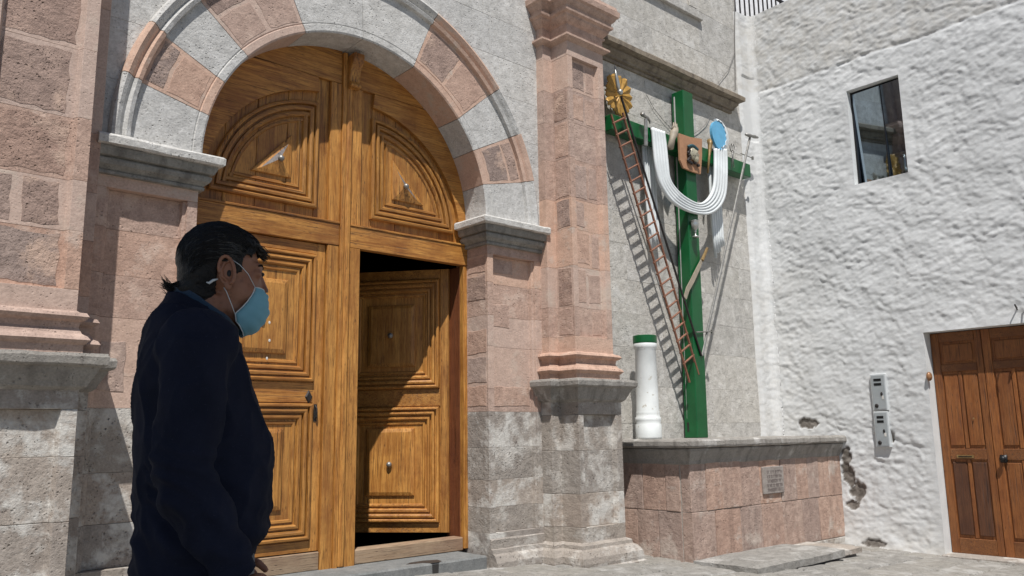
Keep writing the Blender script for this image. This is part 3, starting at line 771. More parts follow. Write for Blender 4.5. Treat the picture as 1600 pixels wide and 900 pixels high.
# bench slab
bench = empty('stone_bench', (6.6, 3.95, .08), 'low worn stone slab bench at the foot of the pink pedestal', 'bench')
def slab(name, x0, x1, y0, y1, z0, z1, mat):
    nx, ny = max(2, int((x1-x0)/.06)), max(2, int((y1-y0)/.06)); v = []; f = []
    for k, z in enumerate((z0, z1)):
        for i in range(nx+1):
            for j in range(ny+1):
                x, y_ = x0+(x1-x0)*i/nx, y0+(y1-y0)*j/ny
                ed = (i in (0, nx)) or (j in (0, ny)); r_ = noise.noise(Vector((x*6, y_*6, z)))*.014
                v.append((x+(r_ if ed else 0), y_+(r_ if ed else 0), z+(noise.noise(Vector((x*4, y_*4, 7)))*.012-(.014 if ed and k else 0) if k else (-.0))))
    st = (nx+1)*(ny+1); I = lambda k, i, j: k*st+i*(ny+1)+j
    for i in range(nx):
        for j in range(ny): f.append((I(1, i, j), I(1, i+1, j), I(1, i+1, j+1), I(1, i, j+1)))
    for i in range(nx): f += [(I(0, i, 0), I(0, i+1, 0), I(1, i+1, 0), I(1, i, 0)), (I(0, i, ny), I(0, i+1, ny), I(1, i+1, ny), I(1, i, ny))]
    for j in range(ny): f += [(I(0, 0, j), I(0, 0, j+1), I(1, 0, j+1), I(1, 0, j)), (I(0, nx, j), I(0, nx, j+1), I(1, nx, j+1), I(1, nx, j))]
    return worldless(mk(name, v, f, mat, bench), bench)
slab('slab', 5.78, 7.16, 3.66, 4.262, .10, .172, M['pave']); slab('slab', 7.17, 7.60, 3.72, 4.262, .09, .150, M['grey_worn'])
slab('base', 5.83, 7.14, 3.74, 4.26, -.05, .10, M['grey_worn']); slab('base', 7.18, 7.56, 3.76, 4.26, -.05, .09, M['grey_worn'])

# ================================================================ GREEN CROSS AND ITS EMBLEMS
CY = 4.815
p0, p1 = W(1065, 143, CY), W(1093, 683, CY)
pw = .165
xl = W(1067, 143, CY).x; xr = W(1082, 143, CY).x; xlb = W(1090, 683, CY).x; xrb = W(1107, 683, CY).x
cross = empty('green_cross', (xlb+.08, CY+.05, 1.138), 'tall green painted cross standing on the stone pedestal against the church wall', 'cross')
def cr(o): return worldless(o, cross)
zt = W(1070, 141, CY).z
hexo = [(xlb, CY, 1.138), (xl, CY, zt), (xlb, CY+.15, 1.138), (xl, CY+.15, zt), (xrb, CY, 1.138), (xr, CY, zt), (xrb, CY+.15, 1.138), (xr, CY+.15, zt)]
cr(hexblock('post', hexo, M['green'], cross, .006))
a0, a1 = W(953, 184, CY+.01), W(1172, 250, CY+.01); za = .5*(a0.z+a1.z); hb = .155
cr(block('arm', a0.x+.03, a1.x, CY+.012, CY+.135, za-hb, za, M['green'], cross, .006))
cr(block('dark_edge', a0.x+.04, a1.x-.01, CY+.02, CY+.11, za-hb-.004, za-hb-.001, M['iron'], cross, .0005)) if False else None
ARMZ = za-hb/2
print('cross', xlb, xrb, zt, za)

def obj_at(name, mb, mat, label, cat, smooth=False, base=None):
    xs = [v[0] for v in mb.v]; ys = [v[1] for v in mb.v]; zs = [v[2] for v in mb.v]
    b = base or ((min(xs)+max(xs))/2, (min(ys)+max(ys))/2, min(zs))
    return tag(mb.build(name, mat, None, smooth, b), label, cat)
def sub(name, mb, mat, parent, smooth=False):
    return worldless(mb.build(name, mat, parent, smooth), parent)
# ladder
LY = 4.785
lt, ltr = W(956, 183, LY), W(973, 176, LY); lb, lbr = W(1082, 597, LY), W(1096, 585, LY)
lad = empty('ladder', lb, 'thin rusty orange ladder leaning diagonally across the left arm of the green cross', 'ladder')
dl = (lb-lt); dr_ = (lbr-ltr)
for a, b in ((lt-dl*.01, lb), (ltr, lbr)):
    a = Vector(a); b = Vector(b); b.y = a.y+.035
    mb = MB(); mb.tube([a, a.lerp(b, .5)+Vector((.003, 0, 0)), b], .0125, 6); sub('rail', mb, M['ladder'], lad)
NR = 22
for i in range(NR):
    t = (i+.5)/(NR+1.2); a = lt+dl*t; b = ltr+dr_*(t-.002); a = Vector((a.x, LY+.035*t, a.z)); b = Vector((b.x, LY+.035*t, b.z))
    e = (b-a).normalized()*.016
    mb = MB(); mb.tube([a-e, b+e], .0105, 6); sub('rung', mb, M['ladder'], lad)
# dark pole (spear) to the right of the ladder, silver tip behind the golden flower
PY = 4.775
a, b = W(970, 150, PY), W(1096, 556, PY+.03); mb = MB(); mb.tube([a, b], [.011, .011], 8)
sp = obj_at('spear', mb, M['iron'], 'dark spear slanting from the golden flower down to the foot of the cross', 'spear', base=b)
mb = MB(); t0, t1 = W(968, 148, PY), W(960, 100, PY); d = (t1-t0)
mb.tube([t0, t0+d*.3, t0+d*.5, t1], [.010, .020, .018, .002], 8); mb.ell(W(969, 144, PY-.01), (.028, .028, .028), 12, 8); sub('spearhead', mb, M['silver'], sp, True)
# sponge pole to the right
a, b = W(1172, 214, PY+.02), W(1097, 556, PY+.04); mb = MB(); mb.tube([a, b], .013, 8)
sg = obj_at('sponge_pole', mb, M['steel'], 'grey slanting pole with a short crosspiece, right of the cross', 'pole', base=b)
mb = MB(); h0, h1 = W(1165, 210, PY+.01), W(1184, 215, PY+.01); mb.tube([h0, h0.lerp(h1, .3), h0.lerp(h1, .5), h0.lerp(h1, .7), h1], [.012, .022, .014, .022, .012], 8); sub('crosspiece', mb, M['steel'], sg, True)
# steel clamp holding pole to the cross
for (q, r_, lab) in (((1088, 519), (1113, 518), 'small grey iron bracket low on the cross joining the slanting pole'),):
    a, b = W(*q, 4.80), W(*r_, PY+.03); mb = MB(); mb.tube([a, b], .007, 6); mb.box(b.x-.012, b.x+.012, b.y-.012, b.y+.012, b.z-.02, b.z+.02)
    obj_at('bracket', mb, M['steel'], lab, 'bracket')
a, b = W(1158, 240, 4.85), W(1176, 247, PY+.02); mb = MB(); mb.tube([a, b], .006, 6); mb.box(b.x-.01, b.x+.01, b.y-.01, b.y+.01, b.z-.018, b.z+.018)
obj_at('bracket', mb, M['steel'], 'small iron bracket on the right end of the green arm holding the pole', 'bracket')
# vertical conduit behind the post
a, b = W(1054, 152, 4.93), W(1076, 683, 4.93); mb = MB(); mb.tube([a, b.lerp(a, .05)], .014, 8)
cd = obj_at('conduit', mb, M['pipe'], 'pale grey pipe running up the wall just left of the green cross post', 'pipe', base=b)
mb = MB(); q = W(1076, 660, 4.92); mb.tube([q, q-Vector((0, 0, .09))], .016, 8); sub('clamp', mb, M['iron'], cd)
# hammer
HYY = 4.77
a, b = W(1009, 186, HYY), W(1009, 228, HYY); mb = MB(); mb.tube([a, b], [.017, .020], 8)
hm = obj_at('hammer', mb, M['steel'], 'grey claw hammer upright against the left arm of the green cross', 'hammer', base=b)
mb = MB(); c = W(1009, 184, HYY); mb.tube([c+Vector((-.062, -.01, .022)), c+Vector((-.045, 0, .020)), c+Vector((-.02, 0, .012)), c+Vector((.03, 0, .006)), c+Vector((.055, 0, -.015)), c+Vector((.062, 0, -.045))], [.024, .022, .016, .014, .012, .005], 8); sub('head', mb, M['steel'], hm, True)
# golden flower/sun disc
FY = 4.88
c = W(966, 149, FY); mb = MB(); mb.ell(c, (.055, .02, .085), 16, 8)
fl = obj_at('golden_sunflower', mb, M['gold'], 'ochre gold flower disc of broad petals beside the pink pilaster', 'ornament', True, (c.x, FY, c.z))
for k in range(14):
    an = 2*pi*k/14+.1; L = .20+.012*((k*7) % 3); wdt = .040
    d = Vector((cos(an)*.92, 0, sin(an))); pr = Vector((-sin(an), 0, cos(an)))
    P = [(.04, .3), (.10, .75), (.16, 1.0), (L-.02, .95), (L, .55)]
    v = []; f = []
    for (rr, ww) in P:
        for s_, yy in ((-1, 0), (0, -.016), (1, 0)):
            v.append(c+d*rr+pr*(wdt*ww*s_)+Vector((0, -.010+yy, 0)))
    for i in range(len(P)-1):
        for j in (0, 1): q_ = i*3+j; f.append((q_, q_+1, q_+4, q_+3))
    k0 = len(v); v += [Vector(p)+Vector((0, .012, 0)) for p in v[:]]
    f += [(a_+k0, b_+k0, c_+k0, d_+k0) for a_, b_, c_, d_ in f[:]]
    for i in range(len(P)-1): f += [(i*3, i*3+3, i*3+3+k0, i*3+k0), (i*3+2, i*3+5, i*3+5+k0, i*3+2+k0)]
    f.append((12, 13, 14, 14+k0, 13+k0, 12+k0))
    worldless(mk('petal', v, f, M['gold'], fl), fl)
# scarf: ribbed white cloth hanging as a U from arm, with two tails behind
def ribbon(path, width_dir_w, ribs, th, name, mat, parent, amp=.008):
    """path: list of (left point, right point) pairs; ribbed cross-section"""
    K = ribs*4+1; v = []; f = []; nP = len(path)
    for (l, r_) in path:
        for back in (0, 1):
            for k in range(K):
                t = k/(K-1); p_ = l.lerp(r_, t)
                rib = abs(sin(pi*t*ribs))**.6*amp
                v.append(p_+Vector((0, (-rib if not back else th), 0)))
    st = 2*K
    for i in range(nP-1):
        for k in range(K-1):
            a_ = i*st+k; f.append((a_, a_+1, a_+1+st, a_+st)); b_ = a_+K; f.append((b_, b_+1, b_+1+st, b_+st))
        for k in (0, K-1): a_ = i*st+k; f.append((a_, a_+K, a_+K+st, a_+st))
    for i in (0, nP-1):
        for k in range(K-1): a_ = i*st+k; f.append((a_, a_+1, a_+1+K, a_+K))
    return mk(name, v, f, mat, parent, True)
SY = 4.785
def pairs(L, Y0): return [(W(a, b, Y0+dy), W(c_, d_, Y0+dy)) for a, b, c_, d_, dy in L]
def smoothpairs(L, k=4):
    out = []
    def cat(p0, p1, p2, p3, t): return .5*((2*p1)+(-p0+p2)*t+(2*p0-5*p1+4*p2-p3)*t*t+(-p0+3*p1-3*p2+p3)*t**3)
    for i in range(len(L)-1):
        q = [L[max(i-1, 0)], L[i], L[i+1], L[min(i+2, len(L)-1)]]
        for j in range(k):
            t = j/k; out.append((cat(q[0][0], q[1][0], q[2][0], q[3][0], t), cat(q[0][1], q[1][1], q[2][1], q[3][1], t)))
    out.append(L[-1]); return out
cloth = empty('draped_cloth', W(1090, 334, SY), 'ribbed white cloth draped over both arms of the green cross in a U', 'cloth')
U = [(1019, 199, 1039, 206, .0), (1021, 225, 1042, 228, .0), (1024, 255, 1045, 258, -.01), (1029, 280, 1047, 276, -.01), (1037, 298, 1053, 289, -.01), (1050, 315, 1066, 303, -.012), (1070, 328, 1083, 314, -.015), (1093, 335, 1095, 317, -.015), (1112, 334, 1105, 311, -.012), (1127, 322, 1112, 300, -.01), (1135, 303, 1116, 285, -.01), (1137, 275, 1117, 265, -.01), (1137, 250, 1117, 248, .0), (1136, 233, 1117, 232, .0)]
o = ribbon(smoothpairs(pairs(U, SY), 4), None, 5, .02, 'swag', M['white_cloth'], cloth, .011); worldless(o, cloth)
# over the arm tops
for (l, r_) in ((W(1019, 199, SY), W(1039, 206, SY)), (W(1117, 232, SY), W(1136, 233, SY))):
    y1 = 4.97
    p_ = [(l, r_), (l+Vector((0, .03, .012)), r_+Vector((0, .03, .012))), (Vector((l.x, y1-.02, l.z+.010)), Vector((r_.x, y1-.02, r_.z+.010))), (Vector((l.x, y1, l.z-.03)), Vector((r_.x, y1, r_.z-.03)))]
    worldless(ribbon(p_, None, 5, -.0001+.012, 'fold_over_arm', M['white_cloth'], cloth, .006), cloth)
TY = 4.94
for L, nm in (([(1003, 206, 1021, 212), (1004, 240, 1023, 244), (1006, 270, 1025, 280), (1010, 320, 1028, 330), (1014, 360, 1031, 366)], 'l'), ([(1106, 240, 1123, 246), (1108, 280, 1126, 290), (1110, 320, 1128, 325), (1112, 350, 1130, 352), (1114, 368, 1131, 370)], 'r')):
    # each tail is a bundle of strips of unequal length
    TY = 4.92 if nm == 'l' else 4.885
    for s in range(5):
        t0, t1 = s/5, (s+1)/5
        prs = [(W(a, b, TY).lerp(W(c_, d_, TY), t0+.02), W(a, b, TY).lerp(W(c_, d_, TY), t1-.02)) for a, b, c_, d_ in L]
        ext = Vector((.014, 0, -(.24-.035*s)+.02*(s % 2))); prs.append((prs[-1][0]+ext, prs[-1][1]+ext))
        worldless(ribbon(prs, None, 1, .012, 'cloth_tail', M['white_cloth'], cloth, .012), cloth)
# plaque with bearded head in relief
QY = 4.775
c = [W(1061, 208, QY), W(1078, 214, QY), W(1097, 217, QY), W(1097, 245, QY), W(1095, 272, QY), W(1082, 268, QY), W(1068, 262, QY), W(1063, 250, QY), W(1062, 228, QY)]
n = len(c); v = [p_+Vector((0, 0, 0)) for p_ in c]+[p_+Vector((0, .022, 0)) for p_ in c]
base = (sum(p_.x for p_ in c)/n, QY, min(p_.z for p_ in c))
hp = tag(mk('head_panel', v, [tuple(range(n)), tuple(range(n, 2*n))]+[(i, (i+1) % n, (i+1) % n+n, i+n) for i in range(n)], M['tan'], None, False, base), 'tan curled panel with a crowned bearded head in relief, at the crossing', 'relief')
mb = MB(); k = W(1083, 240, QY-.02); u_ = .01
mb.ell(k+Vector((-.005, 0, .0)), (.080, .045, .085), 16, 10); mb.ell(k+Vector((.055, -.006, .012)), (.048, .03, .055), 12, 8)
mb.ell(k+Vector((.100, -.012, .0)), (.022, .014, .022), 8, 6); mb.ell(k+Vector((.05, -.008, -.065)), (.056, .030, .046), 12, 8); mb.ell(k+Vector((.07, -.01, .040)), (.034, .02, .012), 8, 6)
mb.ell(k+Vector((.088, -.012, -.032)), (.024, .014, .009), 8, 6)
mb.v = [tuple(k+Vector((0, .004, 0))+(Vector(q_)-k)*.78) for q_ in mb.v]; worldless(mb.build('face', M['relief'], hp, True), hp)
mb = MB()
for i in range(9):
    t = i/8; q = k+Vector((-.095+.18*t, -.012, .075+.028*sin(pi*t))); mb.ell(q, (.026, .022, .022), 8, 6)
mb.v = [tuple(k+Vector((0, .004, 0))+(Vector(q_)-k)*.78) for q_ in mb.v]; worldless(mb.build('crown', M['teal_crown'], hp, True), hp)
mb = MB()
for i in range(7): q = k+Vector((-.085+.014*sin(i*2.1), -.004, .050-.030*i)); mb.ell(q, (.028, .022, .026), 8, 6)
for i in range(4): q = k+Vector((-.11+.07*i+(.01 if i > 1 else 0), -.002, -.128+.010*cos(i*3))); mb.ell(q, (.028, .018, .024), 8, 6)
mb.v = [tuple(k+Vector((0, .004, 0))+(Vector(q_)-k)*.78) for q_ in mb.v]; worldless(mb.build('hair', M['iron'], hp, True), hp)
# horn-shaped nail / trumpet
a, b = W(1110, 220, 4.83), W(1106, 270, 4.79); mb = MB(); mb.tube([a, a.lerp(b, .12), a.lerp(b, .45), b], [.040, .026, .014, .011], 12)
obj_at('brass_horn', mb, M['gold_dk'], 'slim brass coloured horn hanging between the head panel and the blue disc', 'horn', True, b)
# blue disc with white rim
BYY = 4.775
c = W(1126, 209, BYY); mb = MB(); v = []; K = 28
rx, rz = .135, .160
def oval(cc, rx, rz, yy, sc=1.): return [cc+Vector((cos(2*pi*i/K)*rx*sc, yy, sin(2*pi*i/K)*rz*sc*(1-.12*sin(2*pi*i/K)))) for i in range(K)]
c = W(1124, 209, BYY)
v = oval(c, rx, rz, 0)+oval(c, rx, rz, .03); 
bo = tag(mk('blue_disc', v, [tuple(range(K)), tuple(range(K, 2*K))]+[(i, (i+1) % K, (i+1) % K+K, i+K) for i in range(K)], M['blue'], None, False, c-Vector((0, 0, rz))), 'sky blue oval disc with a jagged white edge above the right arm', 'disc')
mb = MB(); pts = []
wh = []
for i in range(15):
    an = radians(105-185*i/14); ro = 1.0; outp = c+Vector((cos(an)*(rx+.045)+.012, .01, sin(an)*(rz+.012))); inn = c+Vector((cos(an)*rx*(.97 if i % 2 else .86), .0, sin(an)*rz*(.97 if i % 2 else .9)))
    wh.append((inn, outp))
v = []; f = []
for a_, b_ in wh: v += [a_+Vector((0, -.008, 0)), b_, a_+Vector((0, .035, 0)), b_+Vector((0, .03, 0))]
for i in range(14):
    q = i*4; f += [(q, q+4, q+5, q+1), (q+2, q+3, q+7, q+6), (q, q+2, q+6, q+4), (q+1, q+5, q+7, q+3)]
f += [(0, 1, 3, 2), (56, 58, 59, 57)]
worldless(mk('jagged_rim', v, f, M['white_cloth'], bo), bo)
# pincers
a = W(1144, 230, 4.79); mb = MB()
for s_ in (-1, 1):
    ring = [a+Vector((s_*.022+.02*cos(t_), 0, -.005+.045*sin(t_))) for t_ in [i*pi/6 for i in range(13)]]
    mb.tube(ring, .006, 6, False); q = a+Vector((s_*.01, 0, -.05)); mb.tube([q, a+Vector((-s_*.006, 0, -.085)), W(1145+s_*2, 262, 4.79)], [.008, .009, .004], 6)
obj_at('pincers', mb, M['steel'], 'small dark pincers on the right arm below the blue disc', 'pincers', True)
# carved hand
a, b = W(1057, 192, 4.765), W(1047, 231, 4.765); d = (b-a); mb = MB()
mb.tube([b, b.lerp(a, .35), b.lerp(a, .55), b.lerp(a, .72)], [.036, .030, .042, .038], 12)
hd = obj_at('carved_hand', mb, M['hand_paint'], 'beige carved hand and wrist beside the cross post above the left arm', 'carving', True, b)
mb = MB(); e = (a-b).normalized(); sd2 = Vector((e.z, 0, -e.x)); k = b.lerp(a, .66)
for i, (of, L) in enumerate(((-.036, .085), (-.012, .11), (.012, .105), (.034, .08))):
    s0 = k+sd2*of; mb.tube([s0, s0+e*L*.5+Vector((0, -.006, 0)), s0+e*L+Vector((0, .004, 0))], [.012, .010, .006], 8)
s0 = b.lerp(a, .5)+sd2*.03; mb.tube([s0, s0+sd2*.02+e*.03, s0+sd2*.024+e*.06], [.012, .010, .006], 8)
sub('fingers', mb, M['hand_paint'], hd, True)
# goblet
c = W(1087, 371, 4.77); mb = MB(); sc = 1.
mb.lathe([(0, 0), (.036, .0), (.034, .012), (.010, .022), (.008, .055), (.016, .062), (.009, .07), (.022, .085), (.037, .11), (.040, .14), (.034, .168), (.040, .175), (.036, .176), (.030, .165), (.0, .12)], (c.x, 4.77, c.z), 20)
obj_at('goblet', mb, M['silver'], 'small silver goblet fixed to the cross post below the cloth', 'goblet', True)
# curved knife
L = [(1071, 466), (1075, 452), (1083, 437), (1091, 420), (1097, 407)]; ctr = [W(a_, b_, 4.785) for a_, b_ in L]
v = []; f = []
for i, p_ in enumerate(ctr):
    w_ = [.020, .026, .027, .024, .016][i]; dd = (ctr[min(i+1, 4)]-ctr[max(i-1, 0)]).normalized(); s_ = Vector((dd.z, 0, -dd.x))
    v += [p_+s_*w_, p_-s_*w_, p_+s_*w_+Vector((0, .012, 0)), p_-s_*w_*.9+Vector((0, .012, 0))]
for i in range(4): q = i*4; f += [(q, q+1, q+5, q+4), (q+2, q+6, q+7, q+3), (q, q+4, q+6, q+2), (q+1, q+3, q+7, q+5)]
f += [(0, 2, 3, 1), (16, 17, 19, 18)]
kn = tag(mk('curved_knife', v, f, M['hand_paint'], None, False, ctr[0]), 'pale curved knife with dark grip across the lower cross post', 'knife')
mb = MB(); mb.tube([W(1097, 407, 4.785), W(1105, 388, 4.785)], [.018, .015], 8); sub('grip', mb, M['gold_dk'], kn)
# white column with green cap
c0, c1 = W(1014, 684, 4.76), W(1005, 523, 4.76); cxx = c0.x; cyy = 4.76; z0 = 1.138; zt_ = W(1005, 522, 4.68).z; H = zt_-z0
colm = empty('white_column', (cxx, cyy, z0), 'short white painted column with green top standing left of the cross', 'column')
r0 = .105
mb = MB(); mb.lathe([(0, 0), (r0*1.10, 0), (r0*1.12, .02), (r0*1.10, .13), (r0*1.04, .14), (r0*1.10, .165), (r0*1.10, .19), (r0*1.0, .20), (r0*1.02, .225), (r0*1.0, .24), (r0*.97, .25), (r0*.90, H-.13), (r0*.99, H-.115), (r0*1.02, H-.10), (r0*1.02, H-.075), (r0*.98, H-.07), (0, H-.07)], (cxx, cyy, z0), 32)
sub('shaft', mb, M['white_paint'], colm, True)
mb = MB(); mb.lathe([(0, H-.069), (r0*1.03, H-.069), (r0*1.04, H-.06), (r0*1.04, H-.004), (r0*1.0, H), (0, H)], (cxx, cyy, z0), 32); o = sub('green_cap', mb, M['green'], colm)
# loose cables on the wall
def cable(pts, label, rad=.004):
    mb = MB(); mb.tube(pts, rad, 5); return obj_at('cable', mb, M['cable'], label, 'cable')
cable([W(*p_, 4.985) for p_ in ((1148, 0), (1148, 60), (1149, 140))], 'thin dark cable hanging down the edge of the church wall', .005)
cable([W(*p_, 4.985) for p_ in ((1010, 148), (1022, 170), (1038, 190), (1052, 205))], 'thin wire sagging on the wall left of the cross post', .003)
cable([W(*p_, 4.985) for p_ in ((1110, 180), (1103, 194), (1092, 204), (1082, 210))], 'thin wire curving on the wall between cross post and blue disc', .003)
cable([W(*p_, 4.985) for p_ in ((1148, 82), (1138, 110), (1122, 130))], 'thin wire branching over the right end of the brown cornice', .003)

# ================================================================ WHITE PLASTER BUILDING
XW = 8.40
white = empty('white_building', (XW, 3.0, 0), 'white roughly plastered house wall at right angles to the church', 'building')
def wb(o): return worldless(o, white)
WY0, WY1, WZ0, WZ1 = 3.287, 3.845, 3.772, 4.835        # window opening
DY0, DY1, DZ1 = 2.305, 3.302, 2.128                     # door opening
WTOP = 6.16
def plaster_wall():
    # path coordinate s: 0 at the church, along +X to the corner, then along -Y
    L1 = .30; total = L1+5.05-.2
    ds = .0125; ns = int(total/ds); dz = .0125; z0 = -.06; nz = int((WTOP-z0)/dz)
    S_ = [i*total/ns for i in range(ns+1)]; Z_ = [z0+(WTOP-z0)*j/nz for j in range(nz+1)]
    # snap grid lines to opening edges
    def snap(A, val):
        i = min(range(len(A)), key=lambda q: abs(A[q]-val)); A[i] = val; return i
    yS = lambda y_: L1+(4.975-y_)
    iw0, iw1, id0, id1 = snap(S_, yS(WY1)), snap(S_, yS(WY0)), snap(S_, yS(DY1)), snap(S_, yS(DY0))
    jw0, jw1, jd1 = snap(Z_, WZ0), snap(Z_, WZ1), snap(Z_, DZ1)
    rc = .10
    dmg_b = [(4.20, .93, .05, .09), (4.11, .57, .075, .10), (4.17, .70, .04, .12), (4.17, .43, .06, .05), (3.72, 1.12, .035, .06), (4.22, .80, .04, .12), (3.98, .07, .11, .04), (4.6, 1.27, .10, .05)]
    V = np.zeros(((ns+1)*(nz+1), 3)); dirt = np.zeros(len(V)); dmg = np.zeros(len(V))
    n3 = noise.noise
    k = 0
    for i, s in enumerate(S_):
        if s < L1-rc: bx, by, nx, ny = 8.10+s, 4.975, 0, -1
        elif s < L1+rc*.57:
            t = (s-(L1-rc))/(rc*1.57)*(pi/2); bx = 8.10+L1-rc+rc*sin(t); by = 4.975-rc+rc*cos(t); nx, ny = -cos(t)*0-0, -1
            # concave corner: blend normals
            nx, ny = -sin(t), -cos(t)
        else: bx, by, nx, ny = XW, 4.975-(s-L1)+.0*rc, -1, 0
        for j, z in enumerate(Z_):
            q = Vector((s*.9, z, 0)); 
            w1 = n3(Vector((s*4.1+z*1.3, z*4.6-s*.9, 1.5)))
            qq = Vector((s*9.5+w1*.9, z*15+w1*1.3, 4))
            a = n3(qq); b = n3(Vector((s*21, z*29, 9)))
            gate = .5+.5*n3(Vector((s*1.6, z*1.6, 21)))
            vd = noise.voronoi(Vector((s*8+w1*.8+.25*b, z*11+w1*.7+.4*a, 3)))[0]
            cell = min(1., (vd[1]-vd[0])*2.2)
            h = .010*w1+(.004+.0055*gate)*a+.0043*b+(.001+.0055*gate)*(min(1., cell*1.25)-.6)
            h += .0026*n3(Vector((s*55, z*62, 2)))
            h += .030*n3(Vector((s*.7, z*.7, 5)))
            y_ = 4.975-(s-L1)
            # swell at the foot, fade to the church wall on the return
            h += .05*math.exp(-max(0, z-.0)/.12)
            amp = 1.
            if s < L1:
                h = h*.5+.012; 
                if 4.55 < z < 5.35 and s > .06: h *= .22
                h -= .05*max(0, 1-s/.06)
            if s >= L1: h *= .35+.65*min(1, (s-L1)/.16)
            edge = 1.
            for (ya, yb, za, zb, m_) in ((WY0, WY1, WZ0, WZ1, .10), (DY0, DY1, -1, DZ1, .12)):
                dd = max(max(ya-y_, y_-yb), max(za-z, z-zb)); 
                if dd < m_: edge = min(edge, max(0, dd)/m_)
            h *= .25+.75*edge
            D = 0
            for (cy, cz, ry, rz_) in dmg_b:
                d_ = ((y_-cy)/ry)**2+((z-cz)/rz_)**2
                if d_ < 3: D = max(D, 1.25-d_+.9*n3(Vector((y_*17, z*17, 1)))+.3*n3(Vector((y_*50, z*50, 1))))
            D = max(0, min(1, D*4)) if s > L1 else 0
            h -= .016*D
            off = h
            V[k] = (bx+nx*off, by+ny*off, z); dmg[k] = D
            line = 5.165+.03*n3(Vector((s*2, 0, 0)))
            dt = 0
            if z > line: dt = .75
            dt = max(dt, .9*math.exp(-max(0, z)/.35)); dt = max(dt, .45*max(0, 1-(s-L1)/1.0)*(1 if z < 3 else .4))
            dirt[k] = dt
            if s > L1+.1 and abs(z-line) < .03: V[k][0] += .0075*max(0, 1-abs(z-line)/.03)*(1+n3(Vector((s*6, z*6, 0)))*1.5)
            k += 1
    F = []
    for i in range(ns):
        for j in range(nz):
            if iw0 <= i < iw1 and jw0 <= j < jw1: continue
            if id0 <= i < id1 and j < jd1: continue
            a = i*(nz+1)+j; F.append((a, a+1, a+nz+2, a+nz+1))
    me = bpy.data.meshes.new('plaster_wall'); me.from_pydata(V.tolist(), [], F); me.update()
    at = me.attributes.new('dirt', 'FLOAT', 'POINT'); at.data.foreach_set('value', dirt)
    at = me.attributes.new('damage', 'FLOAT', 'POINT'); at.data.foreach_set('value', dmg)
    me.polygons.foreach_set('use_smooth', [True]*len(me.polygons))
    me.materials.append(M['plaster']); o = bpy.data.objects.new('plaster_wall', me); COL.objects.link(o); o.parent = white; wb(o)
    # edges of the openings: collect rows so that reveals meet the bumpy face
    def P(i, j): return Vector(V[i*(nz+1)+j])
    def reveal(name, pts, depth, mat):
        v = []; f = []
        for p_ in pts: v += [p_, Vector((depth, p_.y, p_.z))]
        for i in range(len(pts)-1): a = i*2; f.append((a, a+1, a+3, a+2))
        return wb(mk(name, v, f, mat, white))
    xw = XW+.10; xd = XW+.165
    reveal('window_reveal', [P(iw0, j) for j in range(jw0, jw1+1)], xw, M['white_trim']); reveal('window_reveal', [P(iw1, j) for j in range(jw0, jw1+1)], xw, M['white_trim'])
    reveal('window_reveal', [P(i, jw1) for i in range(iw0, iw1+1)], xw, M['white_trim']); reveal('window_reveal', [P(i, jw0) for i in range(iw0, iw1+1)], xw, M['white_trim'])
    reveal('door_reveal', [P(id0, j) for j in range(0, jd1+1)], xd+.05, M['white_trim']); reveal('door_reveal', [P(id1, j) for j in range(0, jd1+1)], xd+.05, M['white_trim'])
    reveal('door_reveal', [P(i, jd1) for i in range(id0, id1+1)], xd+.05, M['white_trim'])
    # top of wall and mass behind
    mb = MB(); mb.box(XW+.04, XW+.30, .9, 5.35, WTOP-.06, WTOP-.012)
    wb(mb.build('wall_coping', M['plaster'], white))
    mb = MB(); mb.box(XW+.30, XW+.34, -.0, 5.35, -.05, WTOP-.06); mb.box(8.12, XW+.34, 5.0, 5.05, -.05, WTOP-.01); mb.box(XW+.01, XW+.34, .79, .82, -.05, WTOP-.06)
    wb(mb.build('wall_core', M['white_trim'], white))
plaster_wall()
# window
win = MB(); gx = XW+.085
for a in ((WY0, WY0+.022, WZ0, WZ1), (WY1-.022, WY1, WZ0, WZ1), (WY0+.022, WY1-.022, WZ0, WZ0+.022), (WY0+.022, WY1-.022, WZ1-.028, WZ1), (3.505, 3.515, WZ0+.022, WZ1-.028)):
    win.box(gx, gx+.03, *a)
wf = wb(win.build('window_frame', M['black'], white))
for a, b in ((WY0+.022, 3.505), (3.515, WY1-.022)):
    mb = MB(); mb.box(0, .006, a, b, WZ0+.022, WZ1-.028); mb.v = [(x+gx+.012+.05*(y_-3.56)-.062*(z-4.3), y_, z) for x, y_, z in mb.v]; o = mb.build('pane', M['glass'], wf); worldless(o, wf)
